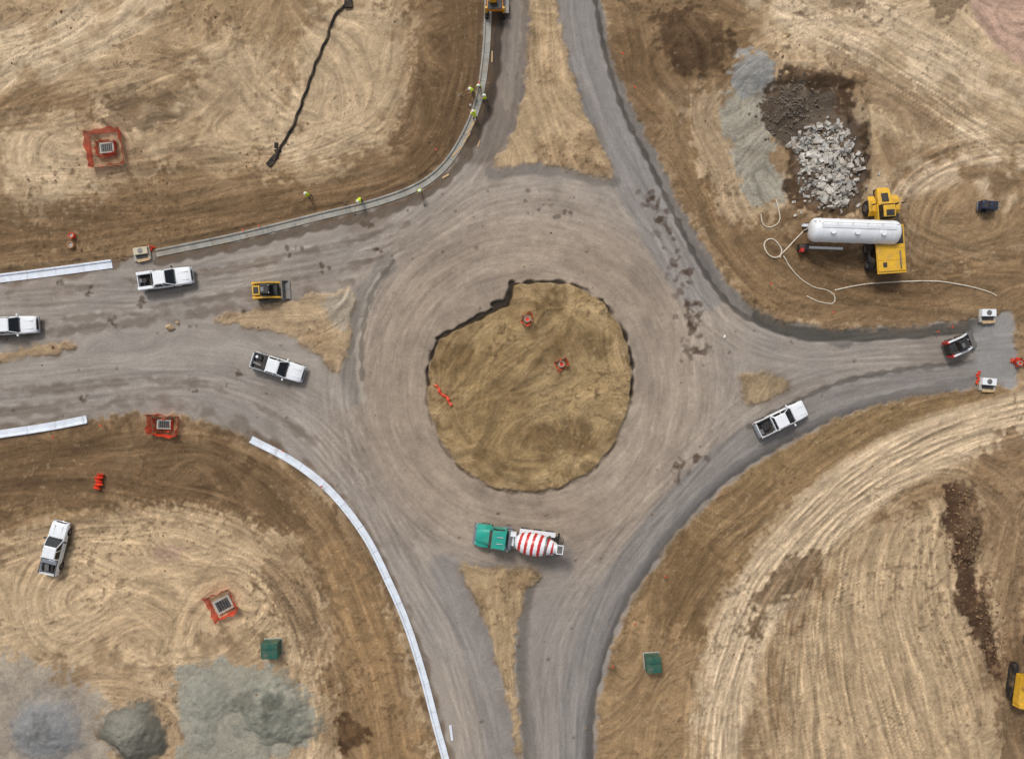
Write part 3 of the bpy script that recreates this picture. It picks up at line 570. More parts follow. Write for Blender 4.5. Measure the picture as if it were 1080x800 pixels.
    for s in (-1,1):
        t.tube('rear_posts',DARK,(-3.3,s*.8,1.1),(-3.5,s*.75,2.5),.09,seg=8); t.tube('rear_posts',DARK,(-4.2,s*.8,1.1),(-3.6,s*.75,2.4),.08,seg=8); t.tube('ladder',STEEL,(-4.45,s*.22-.6,.8),(-4.3,s*.22-.6,3.3),.03,seg=6)
    t.box('rear_bumper',DARK,(-4.35,0,.8),(.2,2.3,.3)); 
    t.loft('hopper',WHITE,[[(-4.6,-.3,2.9),(-4.1,-.3,2.9),(-4.1,.3,2.9),(-4.6,.3,2.9)],[(-4.75,-.5,3.6),(-4.0,-.5,3.6),(-4.0,.5,3.6),(-4.75,.5,3.6)]]); t.box('hopper_opening',STEEL,(-4.38,0,3.61),(.55,.8,.03))
    t.loft('chute',STEEL,[[(-4.55,-.25,2.4),(-4.55,.25,2.4),(-4.5,.25,2.75),(-4.5,-.25,2.75)],[(-4.9,-.9,1.5),(-4.9,-.45,1.5),(-4.85,-.45,1.85),(-4.85,-.9,1.85)]])
    x,y=P(px,py,1.6); t.finish(x,y,rz,bevel=.0,scale=.95)
mixer(547,570,173)
# ------------------------------------------------------------------ skid steers
def skid(px,py,rz,body,accent,tracks_=True):
    t=Thing('skid_steer_loader')
    for s in (-1,1):
        if tracks_: t.loft('tracks',BLACK,[[(-1.2,s*.62,.15),(-1.2,s*.98,.15),(-1.2,s*.98,.5),(-1.2,s*.62,.5)],[(-.95,s*.62,0),(-.95,s*.98,0),(-.95,s*.98,.72),(-.95,s*.62,.72)],[(.75,s*.62,0),(.75,s*.98,0),(.75,s*.98,.6),(.75,s*.62,.6)],[(1.05,s*.62,.15),(1.05,s*.98,.15),(1.05,s*.98,.42),(1.05,s*.62,.42)]])
        else:
            for x in (-.6,.6): t.wheel(x,s*.8,.4,.3)
        t.loft('lift_arms',body,[[(-1.35,s*.72,1.35),(-1.35,s*.9,1.35),(-1.3,s*.9,1.65),(-1.3,s*.72,1.65)],[(.4,s*.72,1.2),(.4,s*.9,1.2),(.45,s*.9,1.45),(.45,s*.72,1.45)],[(1.35,s*.72,.45),(1.35,s*.9,.45),(1.5,s*.9,.65),(1.5,s*.72,.65)]])
        t.box('uprights',accent,(-1.25,s*.78,1.0),(.35,.3,1.1)); t.tube('lamps',LAMPW,(.5,s*.4,2.0),(.56,s*.4,2.0),.08,seg=10)
        t.tube('cylinders',CHROME,(-1.0,s*.6,1.0),(.3,s*.68,1.25),.05,seg=8)
    t.box('engine_hood',body if tracks_ else DARK,(-1.0,0,1.1),(.95,1.15,.9),top=(.85,.9)); t.box('engine_grille',DARK,(-1.0,0,1.56),(.55,.75,.03)); t.box('chassis',DARK,(0,0,.6),(2.3,1.2,.6))
    t.box('cab_cage',DARK,(.05,0,1.5),(1.15,1.1,.95),top=(.85,.9)); t.box('cab_roof',DARK,(.02,0,2.02),(.85,.9,.08)); t.box('cab_door',GLASS,(.6,0,1.5),(.03,.85,.75),ry=-8)
    t.box('roof_vent',STEEL,(-.15,0,2.08),(.35,.5,.04))
    t.loft('bucket',STEEL,[[(1.45,s_,.1) for s_ in (-1.02,1.02)]+[(1.5,1.02,.72),(1.5,-1.02,.72)],[(1.75,-1.02,.06),(1.75,1.02,.06),(1.65,1.02,.75),(1.65,-1.02,.75)]])
    t.box('bucket_floor',STEEL,(2.0,0,.1),(.7,2.04,.06)); 
    for s in (-1,1): t.box('bucket_sides',STEEL,(1.95,s*1.0,.3),(.6,.05,.45),top=(.4,1),sh=(-.18,0))
    x,y=P(px,py,1.0); t.finish(x,y,rz,bevel=.02,scale=.95)
skid(281,306,4,YEL,YEL); skid(1012,364,22,WHITE,REDP,False)
# ------------------------------------------------------------------ tank
def tank():
    t=Thing('cement_storage_tank'); r=1.28; z=2.75
    x1_,x2_=-4.9,4.9
    t.rev('shell',WHITE,(x1_,0,z),(x2_,0,z),[(0,.05),(.004,.5),(.014,.85),(.03,1.1),(.05,1.24),(.07,r),(.93,r),(.95,1.24),(.97,1.1),(.986,.85),(.996,.5),(1,.05)],40)
    for x in (-3.9,-1.9,0,1.9,3.9): t.rev('bands',WHITE,(x-.05,0,z),(x+.05,0,z),[(0,r),(0,r+.03),(1,r+.03),(1,r)],40)
    t.box('walkway',WHITE,(0,.25,z+r+.06),(8.0,.4,.05))
    t.tube('handrail',STEEL,(-4,.5,z+r+.5),(4,.5,z+r+.5),.02,seg=6)
    for x in np.arange(-4,4.1,1.6): t.tube('handrail_posts',STEEL,(x,.5,z+r),(x,.5,z+r+.5),.02,seg=6)
    for x in (-2.8,-.2,2.6): t.tube('hatches',WHITE,(x,-.35,z+r-.1),(x,-.35,z+r+.14),.28)
    for x in (-3.6,3.4):
        for s in (-1,1): t.tube('legs',STEEL,(x,s*.9,z-.95),(x,s*1.1,0),.1,seg=8)
        t.box('saddles',STEEL,(x,0,1.55),(.25,2.1,.3))
    t.tube('discharge_pipe',DARK,(-4.95,0,1.6),(-4.95,0,z-.2),.12); t.box('pump',DARK,(-4.6,-1.5,.45),(1.0,.7,.9)); t.box('control_box',REDP,(-4.9,-1.9,.9),(.35,.4,.6)); t.box('skid_frame',WHITE,(-2.4,-1.45,.25),(4.6,.25,.3)); t.box('skid_frame',WHITE,(-2.4,1.0,.25),(4.6,.3,.3))
    t.tube('ladder',STEEL,(-4.7,1.2,.2),(-4.6,.7,z+r),.03,seg=6); t.tube('ladder',STEEL,(-4.3,1.2,.2),(-4.2,.7,z+r),.03,seg=6)
    x,y=P(905,242,3.5); t.finish(x,y,-2,bevel=.0,scale=.94)
tank()
def hauler(px,py,rz):
    t=Thing('articulated_dump_truck')
    for x,yw in ((2.6,1.25),(-1.6,1.45),(-3.2,1.45)):
        for s in (-1,1): t.wheel(x,s*yw,.78,.6)
    t.box('front_frame',DARK,(2.6,0,1.1),(3.6,1.3,.5)); t.box('rear_frame',DARK,(-1.6,0,1.1),(5.0,1.2,.4)); t.tube('hitch',DARK,(.6,0,.9),(.6,0,1.7),.35)
    t.loft('hood',YEL,[[(2.7,-.75,1.3),(2.7,-.75,2.05),(2.7,.75,2.05),(2.7,.75,1.3)],[(4.2,-.65,1.2),(4.2,-.65,1.75),(4.2,.65,1.75),(4.2,.65,1.2)],[(4.5,-.5,1.2),(4.5,-.5,1.5),(4.5,.5,1.5),(4.5,.5,1.2)]])
    t.box('hood_grille',DARK,(3.4,0,1.98),(.9,.7,.04),ry=11)
    for s in (-1,1):
        t.loft('fenders',YEL,[[(1.65,s*.85,1.3),(1.65,s*1.6,1.3),(1.65,s*1.6,1.4),(1.65,s*.85,1.4)],[(2.1,s*.85,1.68),(2.1,s*1.6,1.68),(2.1,s*1.6,1.76),(2.1,s*.85,1.76)],[(3.2,s*.85,1.68),(3.2,s*1.6,1.68),(3.2,s*1.6,1.76),(3.2,s*.85,1.76)],[(3.7,s*.85,1.3),(3.7,s*1.5,1.3),(3.7,s*1.5,1.4),(3.7,s*.85,1.4)]])
        t.box('mirrors',DARK,(2.6,s*1.5,2.6),(.1,.3,.45)); t.tube('rails',YEL,(2.0,s*1.5,2.2),(3.3,s*1.5,2.2),.04,seg=6)
    t.box('cab_base',YEL,(1.85,.1,1.8),(1.6,1.7,.8)); t.box('cab_windows',GLASS,(1.85,.1,2.5),(1.5,1.5,.75),top=(.88,.9)); t.box('cab_roof',YEL,(1.82,.1,2.94),(1.2,1.25,.14),top=(.9,.9)); t.box('air_conditioner',DARK,(1.6,.1,3.06),(.6,.8,.12))
    t.tube('exhaust',DARK,(2.5,-.75,2),(2.5,-.75,3),.1); t.box('battery_deck',DARK,(1.2,-1.1,1.5),(1.0,.7,.5))
    t.loft('dump_body',YEL,[[(-4.2,-1.15,1.55),(.3,-1.15,1.55),(.3,1.15,1.55),(-4.2,1.15,1.55)],[(-4.5,-1.5,2.35),(.45,-1.5,2.35),(.45,1.5,2.35),(-4.5,1.5,2.35)]])
    t.box('load_cover',YEL,(-3.0,0,2.40),(2.6,2.8,.08)); t.box('body_opening',DARK,(-.6,0,2.38),(1.8,2.7,.04))
    for x in (-4.2,-3.1,-1.9): t.box('body_ribs',YEL,(x,0,2.45),(.08,2.8,.05))
    t.box('deck_hatch',DARK,(-3.6,.7,2.45),(.5,.4,.05)); t.tube('deck_pipe',STEEL,(-4.1,-.9,2.5),(-2.2,-.9,2.5),.07,seg=8); t.box('side_platform',DARK,(-1.9,1.75,1.3),(2.4,.3,.4))
    x,y=P(px,py,1.9); return t.finish(x,y,rz,bevel=.03)
hauler(935,243,94)
def excavator(x,y,rz,paint_,name='excavator'):
    t=Thing(name)
    for s in (-1,1):
        t.loft('tracks',BLACK,[[(-1.9,s*.85,.25),(-1.9,s*1.35,.25),(-1.9,s*1.35,.7),(-1.9,s*.85,.7)],[(-1.5,s*.85,0),(-1.5,s*1.35,0),(-1.5,s*1.35,.9),(-1.5,s*.85,.9)],[(1.5,s*.85,0),(1.5,s*1.35,0),(1.5,s*1.35,.9),(1.5,s*.85,.9)],[(1.9,s*.85,.25),(1.9,s*1.35,.25),(1.9,s*1.35,.7),(1.9,s*.85,.7)]])
    t.tube('turntable',DARK,(0,0,.6),(0,0,1.1),.7); t.box('house',paint_,(-.5,0,1.55),(3.0,2.5,.9)); t.box('counterweight',paint_,(-2.1,0,1.6),(.6,2.4,1.0),top=(.8,.9)); t.box('engine_grille',DARK,(-1.1,-.2,2.03),(.9,1.4,.06))
    t.box('cab',paint_,(.5,.75,2.1),(1.5,.95,.5)); t.box('cab_windows',GLASS,(.5,.75,2.5),(1.4,.9,.55),top=(.9,.9)); t.box('cab_roof',paint_,(.45,.75,2.82),(1.35,.85,.1))
    t.loft('boom',paint_,[[(.8,-.35,1.6),(.8,.05,1.6),(.9,.05,2.1),(.9,-.35,2.1)],[(2.8,-.35,3.3),(2.8,.05,3.3),(2.9,.05,3.9),(2.9,-.35,3.9)],[(5,-.3,3.1),(5,0,3.1),(5,0,3.5),(5,-.3,3.5)]])
    t.loft('stick',paint_,[[(4.8,-.3,3.5),(4.8,0,3.5),(5.2,0,3.5),(5.2,-.3,3.5)],[(4.2,-.27,1.2),(4.2,-.03,1.2),(4.5,-.03,1.1),(4.5,-.27,1.1)]])
    t.tube('boom_cylinder',CHROME,(1.2,-.15,1.5),(2.8,-.15,3.1),.09); t.loft('bucket',STEEL,[[(4.0,-.7,.5),(4.0,.4,.5),(4.6,.4,1.1),(4.6,-.7,1.1)],[(4.0,-.7,.2),(4.0,.4,.2),(5.0,.4,.4),(5.0,-.7,.4)]])
    t.finish(x,y,rz)
excavator(53.5,-31.6,82,YEL)
def paver():
    t=Thing('kerb_paving_machine')
    for x in (-1.4,1.4):
        for s in (-1,1): t.box('crawlers',BLACK,(x,s*.9,.3),(1.0,.35,.55)); t.tube('leg_columns',YEL,(x,s*.9,.5),(x,s*.9,1.6),.13)
    t.box('frame',ORANGE,(0,0,1.3),(3.2,1.7,.35)); t.box('engine_cover',YEL,(.4,0,1.75),(1.5,1.3,.7),top=(.9,.9)); t.box('grille',DARK,(.4,0,2.11),(.8,.8,.04)); t.box('operator_deck',DARK,(-1.1,0,1.52),(.9,1.5,.08)); t.box('console',YEL,(-.8,.2,1.9),(.3,.7,.6)); t.box('conveyor',ORANGE,(1.9,-.9,1.5),(2.2,.5,.2),ry=-20); t.box('mould',STEEL,(-.8,-1.15,.35),(1.4,.6,.5))
    x,y=P(522,-6,1.5); t.finish(x,y,90)
paver()
# ------------------------------------------------------------------ kerbs
def kerb(pts,mt,flip,name='kerb',w=.75,gap=.03,seg_len=3.0,h=.15):
    p=cr(pts,1.5); q=np.stack([(p[:,0]-540)/10,(400-p[:,1])/10],1); L=np.concatenate([[0],np.cumsum(np.hypot(*np.diff(q,axis=0).T))])
    bm=bmesh.new(); s=0; sg=-1 if flip else 1
    prof=[(-w/2,-.1),(-w/2,.06),(w/2-.24,.035),(w/2-.19,.035+h*.85),(w/2-.15,.035+h),(w/2-.02,.035+h),(w/2,.02+h),(w/2,-.1)]
    while s<L[-1]-.3:
        e=min(L[-1],s+seg_len)-gap; n=max(2,int((e-s)/.5)+1); rings=[]
        for u in np.linspace(s,e,n):
            a=np.array([np.interp(u,L,q[:,0]),np.interp(u,L,q[:,1])]); b=np.array([np.interp(u+.05,L,q[:,0]),np.interp(u+.05,L,q[:,1])]); c=np.array([np.interp(u-.05,L,q[:,0]),np.interp(u-.05,L,q[:,1])])
            t=b-c; t/=np.hypot(*t)+1e-9; nn=np.array([-t[1],t[0]])*sg
            rings.append([bm.verts.new((a[0]+nn[0]*o,a[1]+nn[1]*o,zz)) for o,zz in prof])
        k=len(prof)
        for r1,r2 in zip(rings,rings[1:]):
            for i in range(k): bm.faces.new((r1[i],r1[(i+1)%k],r2[(i+1)%k],r2[i]))
        bm.faces.new(rings[0]); bm.faces.new(rings[-1][::-1]); s+=seg_len
    bmesh.ops.recalc_face_normals(bm,faces=bm.faces); me=bpy.data.meshes.new(name); bm.to_mesh(me); bm.free(); me.materials.append(mt); o=bpy.data.objects.new(name,me); scene.collection.objects.link(o)
kerb(K_TLw,CURBW,False,w=.9); kerb(K_TL,CURBG,False,w=.8); kerb(K_BLw,CURBW,True,w=.85); kerb(K_BL,CURBW,True,w=.75)
# ------------------------------------------------------------------ curve runs
def run(name,pts,r,mt,z=.0,wob=0):
    p=cr(pts,4); cu=bpy.data.curves.new(name,'CURVE'); cu.dimensions='3D'; sp=cu.splines.new('POLY'); sp.points.add(len(p)-1)
    for i,(a,b) in enumerate(p):
        x,y=P(a,b); x+=wob*math.sin(i*1.3)*.5; sp.points[i].co=(x,y,hz(x,y)+r*.8+z,1)
    cu.bevel_depth=r; cu.bevel_resolution=2; cu.materials.append(mt); o=bpy.data.objects.new(name,cu); scene.collection.objects.link(o)
run('hose',[(858,236),(845,246),(828,264),(818,272),(808,266),(806,256),(814,252),(824,262),(822,272)],.075,HOSE)
run('hose',[(818,210),(822,232),(812,240),(804,236),(802,226)],.06,HOSE)
run('hose',[(826,270),(838,288),(856,302),(872,306),(880,312),(878,320),(862,318),(850,312)],.06,HOSE)
run('hose',[(880,306),(910,300),(950,297),(990,297),(1020,302),(1042,308),(1050,312)],.07,HOSE)
run('erosion_control_sock',[(366,4),(352,20),(345,42),(334,66),(322,100),(310,132),(299,152),(290,170)],.14,BHOSE,wob=.12)
def smallbits(name,mt,items):
    t=Thing(name)
    x,y=P(items[0][0],items[0][1])
    for (a,b,l,w,h,r) in items:
        xx,yy=P(a,b); t.box('pieces',mt,(xx-x,yy-y,hz(xx,yy)-hz(x,y)+h/2),(l,w,h),rz=r)
    t.finish(x,y,0,bevel=.01)
smallbits('timber_form_board',WOOD,[(497,134,1.6,.2,.1,60),(492,146,1.3,.15,.1,55),(482,160,1.5,.2,.1,45),(470,186,.8,.2,.1,30),(505,152,.7,.12,.1,70),(519,60,1.2,.15,.1,88)])
smallbits('black_plastic_sheet',BHOSE,[(288,170,1.4,.6,.12,50),(294,160,.7,.5,.12,20),(368,5,.8,.9,.3,0),(292,154,.4,.6,.1,0)])
smallbits('kerb_form_section',CURBW,[(476,772,.25,1.6,.12,8)])
# ------------------------------------------------------------------ fences
def fence_loop(t,w,d,rz,h=.95,lean=.22,cx=0,cy=0,sag=.12,n=10,part='mesh'):
    cs=[(-w/2,-d/2),(w/2,-d/2),(w/2,d/2),(-w/2,d/2)]; a=math.radians(rz); pts=[]
    cs=[(x+random.uniform(-.18,.18)*min(1,w/2),y+random.uniform(-.18,.18)*min(1,w/2)) for x,y in cs]
    for i in range(4):
        p,q=cs[i],cs[(i+1)%4]
        for k in range(n): f=k/n; pts.append((p[0]+(q[0]-p[0])*f,p[1]+(q[1]-p[1])*f,f))
    bm=t.g(part,FENCE); ph=random.random()*6
    R=[]
    rows=7
    for r in range(rows):
        f=r/(rows-1); row=[]
        for i,(x,y,k) in enumerate(pts):
            l=math.hypot(x,y); e=1+(lean*f+.10*math.sin(i*1.7+ph)*f+.12*math.sin(i*.6+ph*2)*f)/l; s_=sag*math.sin(math.pi*k)*f
            X_=x*e;Y_=y*e; row.append((cx+X_*math.cos(a)-Y_*math.sin(a),cy+X_*math.sin(a)+Y_*math.cos(a),h*f*(1-s_)))
        R.append(row)
    m=len(pts)
    def quad(a,b,c,d_): bm.faces.new([bm.verts.new(v) for v in (a,b,c,d_)])
    for r in range(rows-1):
        for i in range(m):
            j=(i+1)%m; A=Vector(R[r][i]);B=Vector(R[r][j]);C_=Vector(R[r+1][j]);D_=Vector(R[r+1][i])
            quad(A,B,B.lerp(C_,.6),A.lerp(D_,.6)); 
            for k in range(3): 
                u0=k/3; u1=u0+.14; quad(A.lerp(B,u0).lerp(D_.lerp(C_,u0),.6),A.lerp(B,u1).lerp(D_.lerp(C_,u1),.6),D_.lerp(C_,u1),D_.lerp(C_,u0))
    for x,y in cs: 
        X_=cx+x*math.cos(a)-y*math.sin(a); Y_=cy+x*math.sin(a)+y*math.cos(a); t.tube('posts',STEEL,(X_,Y_,0),(X_*1.02,Y_*1.02,h+.15),.035,seg=8)
def inlet(px,py,w,d,rz,inner=(1.6,1.3),second=False,lean=.22,rim=CONC,name='storm_drain_inlet'):
    t=Thing(name); fence_loop(t,w,d,rz,lean=lean)
    a=rz; t.box('concrete_box',rim,(.1,.0,.15),(inner[0],inner[1],.4),rz=a); t.box('grate_frame',DARK,(.1,0,.36),(inner[0]*.75,inner[1]*.7,.04),rz=a)
    c,s=math.cos(math.radians(a)),math.sin(math.radians(a))
    for k in np.linspace(-.3,.3,5): t.box('grate_bars',STEEL,(.1+c*inner[0]*k,s*inner[0]*k,.39),(.05,inner[1]*.7,.03),rz=a)
    if second: fence_loop(t,inner[0]+.3,inner[1]+.3,rz,h=.6,lean=.05,part='inner_mesh')
    x,y=P(px,py); t.finish(x,y,0,bevel=0)
inlet(114,157,3.1,3.3,6,(1.5,1.1),True,.25); inlet(174,447,2.6,1.9,-3,(1.5,1.0),True,.2); inlet(236,636,2.4,2.3,28,(1.9,1.5),False,.25); 
def riser(px,py,r,fence=True,name='manhole_riser',m=CONC):
    t=Thing(name); t.rev('concrete_ring',m,(0,0,-.1),(0,0,.45),[(0,r),(1,r),(1,r*.75),(.4,r*.7)],24); t.tube('cover',FENCE if fence else CONC,(0,0,.3),(0,0,.36),r*.72)
    if fence: fence_loop(t,r*2+.3,r*2+.3,random.uniform(0,45),h=.7,lean=.1,sag=.5,n=6)
    x,y=P(px,py); t.finish(x,y,0,bevel=0)
riser(592,384,.32); riser(556,337,.32); riser(78,249,.30,False,m=FENCE); riser(77,259,.34,False,m=mat('clay_ring',(176,128,92),.8)); riser(1073,383,.25)
def froll(px,py,L_,rz,r=.16):
    t=Thing('orange_fence_roll'); n=14
    rings=[]
    for i in range(n):
        f=i/(n-1)-.5; rr=r*(1+.3*math.sin(i*2.1)+.15*math.sin(i*5.1)); oy=.10*math.sin(i*.9)
        rings.append([(f*L_,oy+rr*math.cos(a)*(1+.15*math.sin(3*a+i)),rr*.8+rr*.8*math.sin(a)) for a in np.linspace(0,6.283,12,endpoint=False)])
    t.loft('mesh_roll',FENCE,rings); t.tube('stake',WOOD,(-L_/2-.2,0,.1),(-L_/2+.3,.1,.35),.03,seg=6); x,y=P(px,py); t.finish(x,y,rz,bevel=0)
froll(468,416,2.8,-48,.13); froll(106,507,1.6,82,.34); froll(1070,380,.9,10,.2); froll(160,262,.8,30,.12); froll(1031,398,1.4,85,.14)
def cabinet(px,py,rz,w,d,h,m1,name='electrical_cabinet',pad=True):
    t=Thing(name)
    if pad: t.box('concrete_pad',CONC,(0,0,.06),(w+.2,d+.2,.16))
    t.box('housing',m1,(0,0,h/2+.12),(w,d,h)); t.box('lid',m1,(0,0,h+.15),(w+.08,d+.08,.07),top=(.96,.96)); t.box('doors',m1,(-w*.24,-d/2-.015,h/2+.12),(w*.44,.03,h*.85)); t.box('doors',m1,(w*.24,-d/2-.015,h/2+.12),(w*.44,.03,h*.85)); t.box('latch',STEEL,(0,-d/2-.04,h/2+.1),(.06,.04,.25)); t.box('label',HIVIS,(w*.2,-d/2-.035,h*.7),(.18,.01,.18)); t.box('lid_hinge',DARK,(0,d*.1,h+.195),(w*.9,.05,.02)); t.box('lid_warning_plate',STEEL,(-w*.2,-d*.25,h+.19),(.3,.2,.015))
    x,y=P(px,py,h/2); t.finish(x,y,rz,bevel=.02)
cabinet(287,683,2,1.7,1.6,1.3,GREEN,'transformer_box'); cabinet(688,698,4,1.5,1.6,1.3,GREEN,'transformer_box')
def drainbox(px,py,rz,c1):
    t=Thing('concrete_curb_inlet'); t.box('base',CONC,(0,0,.1),(1.9,1.5,.3)); t.box('throat',DARK,(0,-.35,.27),(1.3,.4,.04)); t.box('hood',c1,(0,.3,.4),(1.6,.8,.35)); t.tube('lid',STEEL,(0,.3,.57),(0,.3,.61),.3); t.box('plywood_cover',WOOD,(.1,-.75,.28),(1.4,.3,.05),rz=4)
    for x in (-.8,.8): t.tube('stakes',WOOD,(x,-.9,0),(x,-.9,.7),.03,seg=6)
    x,y=P(px,py); t.finish(x,y,rz,bevel=.015,scale=.92)
drainbox(151,268,8,TANB); drainbox(1039,333,0,WHITE); drainbox(1040,405,-5,WHITE)
def generator():
    t=Thing('portable_generator'); t.box('housing',BLUE,(0,0,.75),(1.7,.95,.8),top=(.92,.88)); t.box('roof_panel',DARK,(-.3,0,1.16),(.7,.6,.04)); t.box('vents',DARK,(.45,0,1.16),(.35,.6,.03)); t.box('skid',STEEL,(0,0,.3),(1.9,1.0,.12)); t.tube('lifting_eye',STEEL,(0,0,1.1),(0,0,1.3),.06,seg=8); t.box('drawbar',STEEL,(1.2,0,.35),(.7,.1,.08))
    for s in (-1,1): t.wheel(-.2,s*.58,.28,.16)
    x,y=P(1042,217,.8); t.finish(x,y,-5,bevel=.04)
generator()
# ------------------------------------------------------------------ rocks
ico=bmesh.new(); bmesh.ops.create_icosphere(ico,subdivisions=1,radius=1); iv=np.array([v.co[:] for v in ico.verts]); ifc=np.array([[v.index for v in f.verts] for f in ico.faces]); ico.free()
cubev=np.array([(a,b,c) for a in (-1,1) for b in (-1,1) for c in (-1,1)],float); cubef=[(0,1,3,2),(4,6,7,5),(0,4,5,1),(2,3,7,6),(0,2,6,4),(1,5,7,3)]
def rocks(name,places,mt,angular=False):
    V=[];F=[];b=0; bv,bf=(cubev,cubef) if angular else (iv,ifc)
    for (px,py,s) in places:
        x,y=P(px,py); z=hz(x,y); a=rng.uniform(0,6.28,3); R=np.array(Matrix.Rotation(a[0],3,'X')@Matrix.Rotation(a[1],3,'Y')@Matrix.Rotation(a[2],3,'Z'))
        v=bv*(1+rng.uniform(-.3,.3,bv.shape))*rng.uniform((.55,.4,.3),(1.2,.9,.6) if angular else (1.2,1.1,.8))*s
        v=v@R.T+np.array([x,y,z+s*.15]); V.append(v); F+= [tuple(int(k)+b for k in f) for f in bf]; b+=len(v)
    me=bpy.data.meshes.new(name); me.from_pydata(np.vstack(V).tolist(),[],F); me.materials.append(mt); o=bpy.data.objects.new(name,me); scene.collection.objects.link(o)
RUB=mat('broken_concrete',(184,180,172),.9,var=.40,scale=.8,dirt=.5); ROCKM=mat('soil_clods',(132,106,78),.95,var=.35,scale=.5)
pl=[]
while len(pl)<620:
    a,b=rng.normal(872,18),rng.normal(174,26)
    if ((a-872)/35)**2+((b-174)/48)**2<1: pl.append((a,b,min(.55,abs(rng.normal(.0,.15))+.06)))
pl+=[(rng.normal(846,9),rng.normal(154,5),rng.uniform(.1,.4)) for _ in range(50)]+[(rng.normal(878,18),rng.normal(200,12),rng.uniform(.08,.28)) for _ in range(90)]
rocks('rubble_pile',pl,RUB,True)
pl=[(rng.normal(832,14),rng.normal(116,15),rng.uniform(.06,.2)) for _ in range(200)]; rocks('rock_pile',pl,mat('dark_rock',(110,98,86),.9,var=.3),True)
pl=[]
while len(pl)<2600:
    a,b=rng.uniform(0,1080),rng.uniform(0,800); ix=int(((a-540)/10-x0)/D); iy=int(((400-b)/10-y0)/D)
    den=.12+.8*float(N1[iy,ix]>.25) if dirt[iy,ix]>.8 else .05
    if rng.random()<den: pl.append((a,b,min(.24,.03+rng.exponential(.03))))
pl+=[(rng.normal(1015,9),rng.uniform(515,600),rng.uniform(.06,.22)) for _ in range(220)]+[(rng.normal(1035+ (b_-620)*.2,8),b_,rng.uniform(.06,.18)) for b_ in rng.uniform(600,700,180)]
rocks('loose_soil_clods',pl,ROCKM)
rocks('boulder',[(180,345,.55)],mat('tan_rock',(186,160,124),.9)); rocks('boulder',[(188,341,.3)],mat('tan_rock',(186,160,124),.9)); rocks('boulder',[(764,355,.28)],mat('pale_rock',(214,210,202),.9)); rocks('boulder',[(256,330,.2)],mat('tan_rock',(186,160,124),.9))
t=Thing('survey_stakes')
for a,b in [(258,244),(275,240),(160,260),(1000,345),(985,350),(700,606),(668,655),(645,700),(655,60),(668,95),(300,475),(340,512),(460,160),(505,90),(590,380),(810,300),(875,330),(110,448),(60,460)]:
    x,y=P(a,b); z=hz(x,y); t.tube('stakes',WOOD,(x,y,z-.1),(x+.03,y,z+.7),.03,seg=6); t.box('ribbons',FENCE,(x+.05,y,z+.7),(.18,.12,.12),rz=a)
t.finish(0,0,0,z=0,bevel=0)
